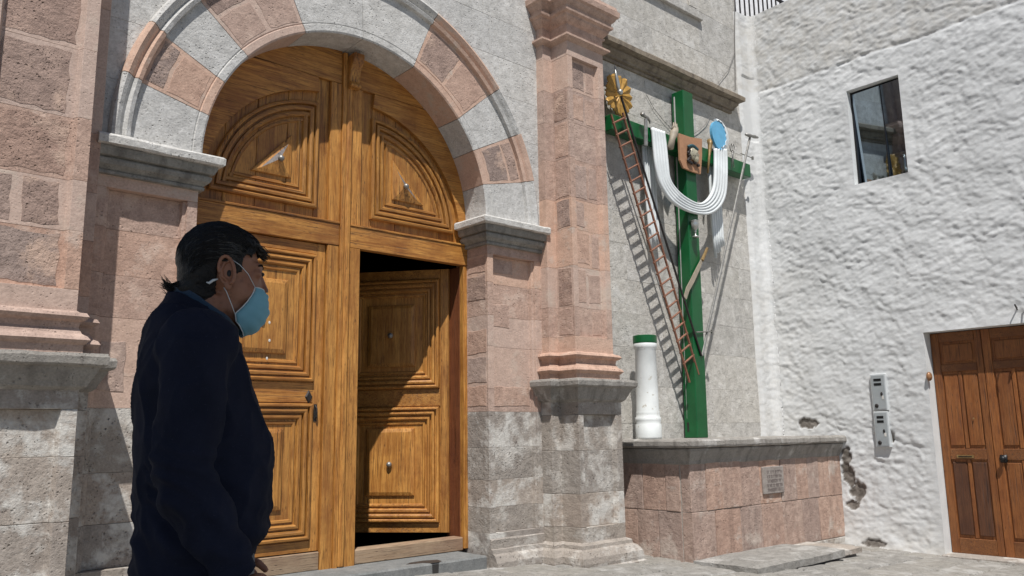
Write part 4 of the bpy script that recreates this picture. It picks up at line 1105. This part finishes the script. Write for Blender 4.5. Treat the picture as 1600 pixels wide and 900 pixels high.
# brown door
hd_ = empty('brown_house_door', (XW+.17, 2.80, .03), 'brown panelled wooden double door in the white plastered wall', 'door')
def hb_(o): return worldless(o, hd_)
DXp = XW+.165
def T_h(u, v_, h): return (DXp-h, u, v_)
def hboard(name, y0, y1, z0, z1, h0, h1, mat, bv=.003): 
    o = block(name, DXp-h1, DXp-h0, y0, y1, z0, z1, mat, hd_, bv); return hb_(o)
for li, (ya, yb) in enumerate(((2.838, 3.298), (2.372, 2.834))):
    lfo = hboard('leaf', ya, yb, .03, 2.122, -.03, .0, M['wood_brown'], .002)
    for y0, y1, z0, z1, mt in ((ya, ya+.06, .03, 2.122, 'wood_brown'), (yb-.075, yb, .03, 2.122, 'wood_brown'), (ya+.06, yb-.075, 2.03, 2.122, 'wood_brown_h'), (ya+.06, yb-.075, 1.74, 1.81, 'wood_brown_h'), (ya+.06, yb-.075, .90, 1.00, 'wood_brown_h'), (ya+.06, yb-.075, .03, .17, 'wood_brown_h')):
        hboard('leaf_frame', y0+.0008, y1-.0008, z0, z1, .0, .017, M[mt], .003)
    a, b = ya+.06, yb-.075; mid = (a+b)/2
    hboard('panel', a+.03, b-.03, 1.835, 2.005, .0, .016, M['wood_brown'], .006)
    for (z0, z1) in ((1.02, 1.72), (.19, .885)):
        hboard('leaf_frame', mid-.016, mid+.016, z0-.015, z1+.015, .0, .014, M['wood_brown'], .003)
        for p0_, p1_ in ((a+.012, mid-.024), (mid+.024, b-.012)):
            hboard('panel', p0_, p1_, z0+.01, z1-.01, .0, .012, M['wood_brown_dk'] if (li == 0 and z0 < .5) else M['wood_brown'], .006)
p_ = WX(1567, 717, DXp-.05); mb = MB(); mb.tube([(DXp-.02, p_.y, p_.z), (DXp-.06, p_.y, p_.z)], .012, 10); mb.ell((DXp-.062, p_.y, p_.z), (.018, .026, .026), 12, 8); mb.box(DXp-.030, DXp-.0175, p_.y-.03, p_.y+.03, p_.z-.035, p_.z+.035)
hb_(mb.build('door_knob', M['black'], hd_, True))
p_ = WX(1508, 713, DXp-.03); mb = MB(); mb.box(DXp-.031, DXp-.0175, p_.y-.075, p_.y+.075, p_.z-.016, p_.z+.012); hb_(mb.build('letter_slot', M['gold_dk'], hd_))
mb = MB(); mb.box(DXp-.033, DXp-.0315, p_.y-.06, p_.y+.06, p_.z-.006, p_.z+.002); hb_(mb.build('slot_gap', M['black'], hd_))
p_ = WX(1521, 654, DXp-.03); mb = MB(); mb.ell((DXp-.024, p_.y, p_.z), (.006, .008, .008), 8, 6); hb_(mb.build('spyhole', M['gold_dk'], hd_))
sill = block('door_sill', XW-.055, DXp+.04, 2.1, 3.32, -.05, .030, M['grey_worn'], None, .010, .002); tag(sill, 'low stone sill under the brown house door', 'sill')
# oval doorbell shell by the door
p_ = WX(1454, 588, XW-.01); mb = MB(); mb.ell((XW-.012, p_.y+.012, p_.z), (.035, .026, .045), 12, 8)
obj_at('oval_door_ornament', mb, M['shell'], 'small varnished oval ornament on the reveal left of the brown door', 'ornament', True)
# meters
def meter(pTL, pBR, label, flip):
    a, b = WX(*pTL, XW-.03), WX(*pBR, XW-.03); y1, y0, z1, z0 = a.y, b.y, a.z, b.z
    t = empty('meter_box', (XW-.02, (y0+y1)/2, z0), label, 'meter box', 'utility meter boxes in the white wall')
    o = block('box', XW-.030, XW+.03, y0, y1, z0, z1, M['meter_edge'], t, .004); worldless(o, t)
    o = block('cover', XW-.035, XW-.0305, y0+.012, y1-.012, z0+.014, z1-.014, M['meter'], t, .003); worldless(o, t)
    h = z1-z0; mb = MB()
    for f0, f1 in ((.80, .87), (.68, .75)): mb.box(XW-.0375, XW-.0355, y0+.045, y1-.035, z0+h*f0, z0+h*f1)
    worldless(mb.build('slot', M['black'], t), t)
    mb = MB(); mb.ell((XW-.037, y0+.05, z0+h*.45), (.006, .012, .02), 8, 6); mb.ell((XW-.037, y1-.045, z0+h*.13), (.008, .02, .022), 8, 6); worldless(mb.build('latch', M['iron'], t, True), t)
    mb = MB(); mb.box(XW-.0372, XW-.0355, y0+.03, y0+.05, z0+h*.3, z0+h*.40); worldless(mb.build('seal', M['spot'], t), t)
meter((1359, 585), (1388, 641), 'upper of two grey metal meter boxes set in the white wall', 0)
meter((1364, 643), (1392, 699), 'lower of two grey metal meter boxes set in the white wall', 1)
# wrought iron lantern bracket at the frame edge
p_ = WX(1592, 480, XW-.05); mb = MB()
mb.tube([(XW, p_.y+.03, p_.z+.0), (XW-.05, p_.y+.03, p_.z+.03), (XW-.09, p_.y+.02, p_.z+.02), (XW-.10, p_.y, p_.z-.03)], .006, 6)
mb.tube([(XW, p_.y-.05, p_.z-.04), (XW-.03, p_.y-.05, p_.z+.05), (XW-.06, p_.y-.05, p_.z-.05), (XW-.02, p_.y-.05, p_.z-.06)], .008, 6)
obj_at('iron_bracket', mb, M['iron'], 'wrought iron lamp bracket above the brown door at the picture edge', 'bracket')
# set-back upper storey: sheet wall and railing
back = MB(); 
for i in range(46):
    x = 8.5+i*.07
    back.add([(x, 5.9, 5.6), (x+.035, 5.86, 5.6), (x+.07, 5.9, 5.6), (x, 5.9, 8.2), (x+.035, 5.86, 8.2), (x+.07, 5.9, 8.2)], [(0, 1, 4, 3), (1, 2, 5, 4)])
tag(back.build('corrugated_sheet', M['curtain'], None, False, (10, 5.9, 5.6)), 'white corrugated sheet wall set back above the plaster wall', 'sheet wall')
rail = empty('roof_railing', (9.6, 5.55, 6.0), 'dark metal railing on the roof behind the white wall top', 'railing')
for i in range(26):
    x = 8.47+i*.12; mb = MB(); mb.box(x, x+.016, 5.545, 5.561, 5.9, 7.3); worldless(mb.build('bar', M['iron'], rail), rail)
mb = MB(); mb.box(8.4, 11.6, 5.54, 5.566, 7.3, 7.34); mb.box(8.4, 11.6, 5.54, 5.566, 6.52, 6.55); worldless(mb.build('top_rail', M['iron'], rail), rail)
roof = MB(); roof.box(8.75, 12, -.5, 6.2, 5.85, 5.9); tag(roof.build('flat_roof', M['mortar'], None), 'flat roof slab behind the top of the white plaster wall', 'roof')
# ================================================================ UNSEEN ROOF added behind the camera to put the man in shade
shade_roof = empty('shade_roof', (-1.5, -2.5, .2), 'unseen flat roof on square pillars, added to shade the man', 'shade_roof')
block_ = block('shade_slab', -3.2, 2.3, -1.2, 1.02, 3.35, 3.50, M['wall_stone'], shade_roof, .02); worldless(block_, shade_roof)
for x in (-3.1, 1.9): o = block('shade_roof_pillar', x, x+.3, -1.15, -.85, -.1, 3.35, M['wall_stone'], shade_roof, .02); worldless(o, shade_roof)

# ================================================================ MAN IN THE FOREGROUND
m, n_, b_ = newmat('weathered_skin'); g = N(n_); v_ = g.coord(rnd=False)
col = g.mix(g.ramp(g.noise(v_, 14, 5), .3, .7), (.25, .105, .058), (.33, .155, .092)); col = g.mix(g.math('MULTIPLY', g.ramp(g.noise(v_, 60, 3), .55, .7), .4), col, (.10, .04, .024))
g.L.new(col, b_.inputs['Base Color']); b_.inputs['Roughness'].default_value = .5; b_.inputs['Subsurface Weight'].default_value = .12
b_.inputs['Subsurface Radius'].default_value = (.01, .004, .002); b_.inputs['Subsurface Scale'].default_value = .6
nb = g.bump(g.noise(v_, 130, 3), .35, .0012); nb = g.bump(g.noise(v_, 28, 4), .3, .003, nb); g.L.new(nb, b_.inputs['Normal']); M['skin'] = m
def fabric(name, c, sc=400, sheen=.3):
    m, n_, b_ = newmat(name); g = N(n_); v_ = g.coord(rnd=False)
    col = g.mix(g.ramp(g.noise(v_, 7, 5), .3, .7), tuple(x*.8 for x in c), tuple(x*1.25 for x in c))
    col = g.mix(g.math('MULTIPLY', g.ramp(g.noise(v_, 300, 2), .66, .72), .25), col, tuple(min(1, x*3+.02) for x in c))
    g.L.new(col, b_.inputs['Base Color']); b_.inputs['Roughness'].default_value = .95; b_.inputs['Sheen Weight'].default_value = sheen; b_.inputs['Sheen Roughness'].default_value = .5
    b_.inputs['Specular IOR Level'].default_value = .15
    nb = g.bump(g.noise(v_, sc, 2), .35, .0015); nb = g.bump(g.noise(v_, 18, 4), .35, .006, nb); g.L.new(nb, b_.inputs['Normal']); return m
M['navy'] = fabric('navy_fleece', (.0125, .0155, .030), sheen=0); M['collar'] = fabric('blue_collar_cloth', (.018, .045, .085)); M['jeans'] = fabric('grey_denim', (.09, .105, .115)); M['shoe'] = paint('black_shoe', (.015, .014, .013), .4)
m, n_, b_ = newmat('surgical_mask_blue'); g = N(n_); v_ = g.coord(rnd=False)
g.L.new(g.mix(g.ramp(g.noise(v_, 12, 4), .3, .7), (.15, .37, .47), (.20, .44, .54)), b_.inputs['Base Color']); b_.inputs['Roughness'].default_value = .8
g.L.new(g.bump(g.noise(v_, 220, 2), .2, .001), b_.inputs['Normal']); M['mask'] = m
M['mask_edge'] = paint('white_mask_edge', (.62, .66, .68), .7)
def hairmat(name, c, c2):
    m, n_, b_ = newmat(name); g = N(n_); v_ = g.coord((1, 1, 1), rnd=False)
    sx_ = g.add('ShaderNodeSeparateXYZ'); g.L.new(v_, sx_.inputs[0]); dx_ = g.math('ADD', sx_.outputs[0], .02); dz_ = g.math('SUBTRACT', sx_.outputs[2], 1.47)
    an_ = g.math('ARCTAN2', dz_, dx_); rr_ = g.math('SQRT', g.math('ADD', g.math('MULTIPLY', dx_, dx_), g.math('MULTIPLY', dz_, dz_)))
    cb = g.add('ShaderNodeCombineXYZ'); g.L.new(g.math('MULTIPLY', an_, 1.6), cb.inputs[0]); g.L.new(g.math('MULTIPLY', sx_.outputs[1], 150.), cb.inputs[1]); g.L.new(g.math('MULTIPLY', rr_, 150.), cb.inputs[2])
    st_ = g.noise(cb.outputs[0], 1.6, 4, .6)
    col = g.mix(g.ramp(st_, .55, .8), c, c2); g.L.new(col, b_.inputs['Base Color']); b_.inputs['Roughness'].default_value = .45; b_.inputs['Specular IOR Level'].default_value = .35
    g.L.new(g.bump(st_, 1., .004), b_.inputs['Normal']); return m
M['hair'] = hairmat('black_hair', (.0045, .0042, .004), (.022, .021, .020)); M['hair_grey'] = hairmat('greying_hair', (.05, .05, .048), (.12, .12, .115))

MAN = Vector((.60, 1.512, gz(.60, 1.512)))
man = empty('person', MAN, 'older man in dark navy pullover and light blue face mask, standing in profile', 'person', rz=radians(-19))
MS = .857; man.scale = (MS*.945, MS, MS)
def remesh(mb, name, mat, voxel, smooth_it, fn=None, parent=man, loc=True):
    me = bpy.data.meshes.new('tmp'); me.from_pydata(mb.v, [], mb.f); me.update()
    bm = bmesh.new(); bm.from_mesh(me); bmesh.ops.recalc_face_normals(bm, faces=bm.faces); bm.to_mesh(me); bm.free()
    o = bpy.data.objects.new('tmp', me); COL.objects.link(o)
    md = o.modifiers.new('r', 'REMESH'); md.mode = 'VOXEL'; md.voxel_size = voxel
    ms = o.modifiers.new('s', 'SMOOTH'); ms.factor = .5; ms.iterations = smooth_it
    dg = bpy.context.evaluated_depsgraph_get(); dg.update()
    r = bpy.data.meshes.new_from_object(o.evaluated_get(dg)); bpy.data.objects.remove(o)
    if fn:
        nv = len(r.vertices); co = np.zeros(nv*3); r.vertices.foreach_get('co', co); co = co.reshape(-1, 3)
        no = np.zeros(nv*3); r.vertices.foreach_get('normal', no); no = no.reshape(-1, 3)
        co = co+no*np.array([fn(Vector(c)) for c in co])[:, None]; r.vertices.foreach_set('co', co.ravel()); r.update()
    r.name = name; r.materials.clear(); r.materials.append(mat); r.polygons.foreach_set('use_smooth', [True]*len(r.polygons))
    q = bpy.data.objects.new(name, r); COL.objects.link(q); q.parent = parent; return q
def loft(mb, rings, n=28, pw=2.3):
    """rings: (z, xc, rx, ry[, yc])"""
    v = []; f = []
    for r_ in rings:
        z, xc, rx, ry = r_[:4]; yc = r_[4] if len(r_) > 4 else 0; tilt = r_[5] if len(r_) > 5 else 0
        for k in range(n):
            a = 2*pi*k/n; c_, s_ = cos(a), sin(a)
            x = xc+rx*math.copysign(abs(c_)**(2/pw), c_); v.append((x, yc+ry*math.copysign(abs(s_)**(2/pw), s_), z-tilt*(x-xc)))
    for i in range(len(rings)-1):
        for k in range(n): a = i*n+k; b = i*n+(k+1) % n; f.append((a, b, b+n, a+n))
    f.append(tuple(range(n))); f.append(tuple((len(rings)-1)*n+k for k in range(n)))
    mb.add(v, f)
# ---- body
B = MB()
B.ell((.012, 0, 1.522), (.086, .073, .086), 24, 16); B.ell((.046, 0, 1.470), (.062, .057, .075), 20, 14); B.ell((.036, 0, 1.425), (.052, .050, .042), 16, 12)
B.ell((.078, 0, 1.393), (.024, .026, .020), 12, 8); B.ell((.088, 0, 1.517), (.022, .048, .012), 14, 8); B.ell((.075, .034, 1.452), (.026, .022, .024), 12, 8); B.ell((.075, -.034, 1.452), (.026, .022, .024), 12, 8)
B.tube([(.098, 0, 1.505), (.108, 0, 1.478), (.112, 0, 1.462)], [.009, .011, .015], 10); B.ell((.098, 0, 1.425), (.014, .022, .008), 10, 8)
for s_ in (-1, 1): B.ell((.093, s_*.031, 1.499), (.014, .016, .011), 12, 8); B.ell((.100, s_*.010, 1.458), (.009, .008, .008), 8, 6)
B.tube([(-.035, 0, 1.34), (-.025, 0, 1.39), (-.012, 0, 1.45)], [.066, .060, .058], 18)
loft(B, [(.84, 0, .10, .14), (.95, 0, .11, .15), (1.10, 0, .12, .15), (1.25, -.03, .10, .16), (1.33, -.04, .09, .15), (1.38, -.035, .06, .08)])
ARM = {-1: [(-.035, 1.315), (-.050, 1.055), (.048, .895)], 1: [(-.03, 1.315), (-.04, 1.05), (.05, .89)]}
for s_ in (-1, 1):
    (ax, az), (bx, bz), (cx_, cz_) = ARM[s_]
    B.tube([(ax, s_*.16, az), (bx, s_*.205, bz), (cx_, s_*.195, cz_)], [.048, .038, .026], 14)
    px_, pz_ = cx_+.045, cz_-.045; B.ell((px_, s_*.192, pz_), (.034, .017, .043), 14, 10, Matrix.Rotation(radians(40), 3, 'Y'))
    for k, (o_, L) in enumerate(((-.026, .062), (-.009, .072), (.008, .068), (.024, .054))):
        st = Vector((px_+.022+o_*.6, s_*.19, pz_-.028+o_*.8)); d1 = Vector((.62, 0, -.78)); d2 = Vector((.2, -s_*.45, -.87))
        B.tube([st, st+d1*L*.45, st+d1*L*.6+d2*L*.4, st+d1*L*.55+d2*L*.75], [.0092, .0088, .008, .0065], 8)
    st = Vector((px_+.018, s_*.182, pz_+.018)); B.tube([st, st+Vector((.03, -s_*.016, -.006)), st+Vector((.052, -s_*.02, -.026))], [.0115, .010, .0075], 8)
    B.tube([(.0, s_*.085, .86), (.01, s_*.09, .48), (-.02, s_*.09, .07)], [.08, .055, .036], 16); B.ell((.05, s_*.09, .035), (.11, .042, .033), 14, 8)
body = remesh(B, 'body', M['skin'], .0042, 3)
# ---- ears
for s_ in (-1, 1):
    E_ = MB()
    e = [(.022+.0165*cos(t)-.004*sin(t), s_*(.0815+.003*cos(t+.5)), 1.494+.031*sin(t)) for t in [radians(-75+i*19) for i in range(15)]]
    E_.tube(e, [.0030]+[.0042]*13+[.0026], 8); E_.ell((.021, s_*.0765, 1.492), (.0155, .0030, .029), 16, 12)
    E_.ell((.027, s_*.0785, 1.4625), (.0085, .0045, .0105), 10, 8)
    E_.tube([(.024, s_*.0800, 1.472), (.0135, s_*.0812, 1.480), (.0105, s_*.0815, 1.495), (.017, s_*.081, 1.510), (.026, s_*.080, 1.514)], [.003, .0034, .0034, .003, .002], 8)
    E_.ell((.036, s_*.078, 1.487), (.0045, .0048, .0085), 8, 6); E_.ell((.030, s_*.073, 1.490), (.014, .006, .026), 10, 8)
    ear = remesh(E_, 'ear', M['skin'], .0013, 2)
    q = MB(); q.ell((.0275, s_*.0795, 1.4885), (.0048, .0012, .0075), 10, 6); q.build('ear_canal', M['black'], ear, True)
# ---- eyes
for s_ in (-1, 1):
    E_ = MB(); E_.ell((.1015, s_*.031, 1.499), (.0085, .0105, .0055), 12, 8); q = E_.build('eye', M['black'], man, True)
EB = MB()
for s_ in (-1, 1):
    for i in range(26):
        t = i/25; q = Vector((.108-.014*t*t, s_*(.014+.034*t), 1.513+.004*sin(pi*t))); EB.tube([q, q+Vector((-.001, s_*.005, .0035))], [.0009, .0003], 3, False)
q = EB.build('eyebrows', M['black'], man); q['kind'] = 'stuff'
# ---- pullover
SW = MB()
loft(SW, [(.872, -.010, .124, .166, 0, -.2), (.905, -.008, .130, .172, 0, -.1), (.95, .0, .138, .176), (1.02, .002, .140, .178), (1.07, .001, .146, .178), (1.125, -.004, .147, .178), (1.19, -.018, .136, .182), (1.25, -.030, .125, .188), (1.31, -.035, .116, .182, 0, .1), (1.355, -.036, .100, .155, 0, .25), (1.385, -.034, .084, .115, 0, .4), (1.41, -.030, .070, .078, 0, .5), (1.425, -.028, .066, .070, 0, .5)], 40)
for s_ in (-1, 1):
    (ax, az), (bx, bz), (cx_, cz_) = ARM[s_]
    SW.ell((ax, s_*.165, az+.005), (.082, .066, .075), 18, 12)
    pts = [(ax, s_*.172, az), (ax*.6+bx*.4, s_*.198, az*.6+bz*.4), (bx, s_*.213, bz+.03), (bx+.015, s_*.213, bz-.02), ((bx+cx_)/2+.01, s_*.207, (bz+cz_)/2), (cx_+.012, s_*.198, cz_-.012)]
    SW.tube(pts, [.070, .064, .060, .058, .051, .042], 20)
def folds(c):
    x, y_, z = c; w_ = noise.noise(Vector((x*7, y_*7, z*7)))
    h = .004*noise.noise(Vector((x*9, y_*9, z*14)))
    # rolls of cloth low on the back and at the waist
    k = max(0, 1-abs(z-.95)/.085); h += .012*k*(sin((z+.05*w_+x*.12)*100)*.5+.1)
    # creases round the elbows
    for s_ in (-1, 1):
        bx, bz = ARM[s_][1]; d = sqrt((x-bx)**2+(z-bz+.03)**2+(abs(y_-s_*.21)*.6)**2); kk = max(0, 1-d/.15) if s_*y_ > .12 else 0
        h += .0075*kk*sin((x*.55+z+.05*w_)*150)
    h += .0075*(1-abs(noise.noise(Vector((x*9+z*6, y_*9, z*5-x*3)))))**7-.0025+.003*(1-abs(noise.noise(Vector((x*17-z*9, y_*14, z*12+4)))))**6
    k2 = max(0, 1-abs(z-1.30)/.12)*max(0, 1-abs(abs(y_)-.15)/.07); h += .004*k2*sin((x+.6*z+.03*w_)*70)
    return h
sweat = remesh(SW, 'pullover', M['navy'], .0058, 13, folds)
for s_ in (-1, 1):
    (ax, az), (bx, bz), (cx_, cz_) = ARM[s_]; q = MB(); a_ = Vector((cx_-.004, s_*.199, cz_+.012)); d_ = Vector((cx_-bx, 0, cz_-bz)).normalized()
    q.tube([a_-d_*.004, a_, a_+d_*.03, a_+d_*.034], [.040, .0455, .0435, .036], 24); q.build('cuff', M['navy'], man, True)
# ---- collars
def collar(name, mat, zc, xc, rx, ry, h, tilt, th, flare):
    v = []; f = []; n = 40
    for ring, (dz, dr2) in enumerate(((0, 0), (h*.5, -.002), (h, flare), (h, flare+th), (h*.5, th+.003), (0, th+.003))):
        for k in range(n):
            a = 2*pi*k/n; x = (rx+dr2)*cos(a); y_ = (ry+dr2)*sin(a)
            wv = noise.noise(Vector((cos(a)*2, sin(a)*2, ring*.3)))*.004
            v.append((xc+x+wv, y_+wv, zc+dz-tilt*x+wv))
    for i in range(6):
        for k in range(n): a = i*n+k; b = i*n+(k+1) % n; c = ((i+1) % 6)*n; f.append((a, b, c+(k+1) % n, c+k))
    return mk(name, v, f, mat, man, True)
collar('shirt_collar', M['collar'], 1.385, -.012, .064, .062, .040, .62, .006, .002)
collar('pullover_collar', M['navy'], 1.368, -.012, .074, .071, .030, .66, .008, -.002)
# ---- trousers and shoes
TR = MB(); loft(TR, [(.80, -.005, .118, .165), (.90, -.004, .118, .163), (.94, -.004, .11, .155)], 30)
for s_ in (-1, 1): TR.tube([(.0, s_*.085, .86), (.008, s_*.092, .66), (.01, s_*.092, .46), (-.015, s_*.092, .06)], [.094, .084, .070, .062], 20)
remesh(TR, 'trousers', M['jeans'], .009, 4, lambda c: .005*noise.noise(Vector((c.x*10, c.y*10, c.z*16))))
for s_ in (-1, 1):
    q = MB(); q.ell((.055, s_*.092, .04), (.135, .050, .042), 20, 10); q.build('shoe', M['shoe'], man, True)
# ---- hair: solid cap plus combed strands
Hh = MB(); Hh.ell((.008, 0, 1.531), (.094, .080, .086), 28, 18); Hh.ell((-.022, 0, 1.495), (.060, .074, .062), 20, 14); Hh.ell((-.045, 0, 1.462), (.040, .060, .032), 18, 12)
Hh.ell((-.026, 0, 1.450), (.048, .067, .040), 18, 12); Hh.ell((.060, 0, 1.572), (.052, .060, .026), 18, 12, Matrix.Rotation(radians(28), 3, 'Y'))
def haircut(mbx):
    return mbx
hair = remesh(Hh, 'hair', M['hair'], .0045, 5, lambda c: .0016*noise.noise(Vector((c.x*30, c.y*30, c.z*120)))+.0009*noise.noise(Vector((c.x*60, c.y*60, c.z*260))))
# trim the cap away from face and ears
bm = bmesh.new(); bm.from_mesh(hair.data)
def inhair(c):
    x, y_, z = c
    ly = min(1, abs(y_)/.07)
    if x > .028 and z < 1.518+(x-.028)*.22+.016*(1-ly**2)+.004*sin(x*300): 
        if not (x < .060 and z > 1.486+(x-.028)*.3 and ly > .5): return False
    if x > .004 and z < 1.512 and ly > .5 and x < .029: return False
    if z < 1.428: return False
    return True
bmesh.ops.delete(bm, geom=[v for v in bm.verts if not inhair(v.co)], context='VERTS'); bm.to_mesh(hair.data); bm.free()
md = hair.modifiers.new('thick', 'SOLIDIFY'); md.thickness = .004
from mathutils.bvhtree import BVHTree
hbm = bmesh.new(); hbm.from_mesh(hair.data); hbvh = BVHTree.FromBMesh(hbm)
ST = MB(); SG = MB(); rnd = random.Random(3)
for i in range(1500):
    y0 = rnd.uniform(-1, 1); st = rnd.uniform(0, 1)
    # flow: from the forehead over and back down to the nape
    lat = y0*1.45
    pts = []; a0 = radians(28+rnd.uniform(-4, 4))+st*1.6+abs(lat)*.10; L = rnd.uniform(.35, .85)
    for j in range(7):
        a = a0+L*j/6
        if a > 3.75: break
        rr = 1.012+.010*rnd.random()+.012*sin(i+j*.7)*.3
        cx2, cz2 = .002, 1.518
        x = .100*cos(a)*cos(lat*.62)*rr; y_ = .079*sin(lat)*rr*(.96 if j else 1); z = (.092 if sin(a) > 0 else .075)*sin(a)*max(.25, cos(lat*.8))*rr
        drop = .030*abs(lat)*(.3+.7*min(1, max(0, a-.4)))
        P_ = Vector((cx2+x, y_, cz2+z-drop))
        q_ = hbvh.find_nearest(P_)
        if not inhair(P_) or q_[0] is None or (q_[0]-P_).length > .022: break
        nn = (q_[0]-Vector((0, 0, 1.50))).normalized(); pts.append(q_[0]+nn*(.0009+.0006*sin(i*1.7+j)))
    if len(pts) > 3:
        grey = (pts[0].x > .03 and abs(lat) > .95 and rnd.random() < .6) or rnd.random() < .03
        (SG if grey else ST).tube(pts, [.0002]+[.0009]*(len(pts)-2)+[.0002], 3, False)
# lock flicking out at the nape, tuft over the brow
for i in range(60):
    y_ = rnd.uniform(-.035, .030); a = Vector((-.070+rnd.uniform(-.006, .006), y_, 1.474+rnd.uniform(-.014, .006))); b = a+Vector((-.024, rnd.uniform(-.004, .004), -.010)); c = b+Vector((-.014+rnd.uniform(-.006, .003), 0, .010+rnd.uniform(-.004, .014)))
    ST.tube([a+Vector((.02, 0, .01)), a, b, c], [.0012, .0016, .0014, .0003], 4, False)
for i in range(90):
    y_ = rnd.uniform(-.045, .04); a = Vector((.070, y_, 1.572+rnd.uniform(-.006, .008))); b = Vector((.104, y_+rnd.uniform(-.004, .004), 1.556+rnd.uniform(-.006, .004))); c = Vector((.118+rnd.uniform(-.006, .003), y_-.003, 1.542+rnd.uniform(-.005, .006)))
    (SG if rnd.random() < .5 else ST).tube([a, b, c], [.0014, .0014, .0004], 4, False)
for nm, q, mt in (('hair_strands', ST, 'hair'), ('grey_hair_strands', SG, 'hair_grey')):
    o = q.build(nm, M[mt], man, True); o['kind'] = 'stuff'
# sideburn bristle
# ---- mask
Cb = [(.113, 1.464), (.121, 1.452), (.125, 1.436), (.124, 1.414), (.118, 1.393), (.098, 1.374), (.070, 1.362)]
Sb = [(.089, .046, 1.467), (.086, .052, 1.456), (.081, .057, 1.446), (.072, .060, 1.432), (.062, .062, 1.420), (.047, .062, 1.405), (.050, .054, 1.388)]
C_, Sd = [], []
for i in range(25):
    t = i/24*6; k = min(5, int(t)); q = t-k; ph = (i % 8)
    fold = (.0032 if ph in (3, 4) else .0) if 0 < i < 24 else 0; dzf = -.0025 if ph == 5 else 0
    C_.append((Cb[k][0]*(1-q)+Cb[k+1][0]*q+fold, Cb[k][1]*(1-q)+Cb[k+1][1]*q+dzf))
    Sd.append(tuple(Sb[k][j]*(1-q)+Sb[k+1][j]*q for j in range(3)))
nu = 24; v = []; f = []
for i in range(len(C_)):
    for k in range(nu+1):
        u_ = -1+2*k/nu; th = u_*pi/2; (xc_, zc_), (xs_, ys_, zs_) = C_[i], Sd[i]
        t = cos(th)**.75 if cos(th) > 0 else 0
        wr = .0012*noise.noise(Vector((u_*4, i*1.3, 2)))
        v.append((xs_+(xc_-xs_)*t+wr, ys_*math.copysign(abs(sin(th))**.85, sin(th)), zs_+(zc_-zs_)*t**1.2))
for i in range(len(C_)-1):
    for k in range(nu): a = i*(nu+1)+k; f.append((a, a+1, a+nu+2, a+nu+1))
mk_ = mk('face_mask', v, f, M['mask'], man, True); md = mk_.modifiers.new('t', 'SOLIDIFY'); md.thickness = .0016; pass
mb = MB()
for s_ in (-1, 1): mb.tube([(a-.001, s_*(b+.0012), c) for a, b, c in Sd], .0013, 6)
mb.tube([Vector(v[k]) for k in range(0, nu+1)], .0012, 6); mb.tube([Vector(v[(len(C_)-1)*(nu+1)+k]) for k in range(0, nu+1)], .0012, 6)
mb.build('mask_edging', M['mask_edge'], mk_, True)
for s_ in (-1, 1):
    mb = MB()
    mb.tube([(.088, s_*.047, 1.467), (.070, s_*.066, 1.492), (.050, s_*.076, 1.509), (.034, s_*.078, 1.518)], .0009, 6)
    mb.tube([(.046, s_*.062, 1.403), (.036, s_*.068, 1.425), (.024, s_*.074, 1.450), (.018, s_*.075, 1.458)], .0009, 6)
    mb.tube([(.004, s_*.083, 1.474), (-.006, s_*.088, 1.470), (-.014, s_*.090, 1.463), (-.020, s_*.089, 1.465)], [.0015, .003, .003, .001], 6)
    mb.build('ear_loop', M['mask_edge'], mk_, True)

# ---------------------------------------------------------------- to metres
for o in list(scn.objects):
    if o.parent is None and o.type in ('MESH', 'EMPTY'):
        o.location = o.location*S; o.scale = o.scale*S
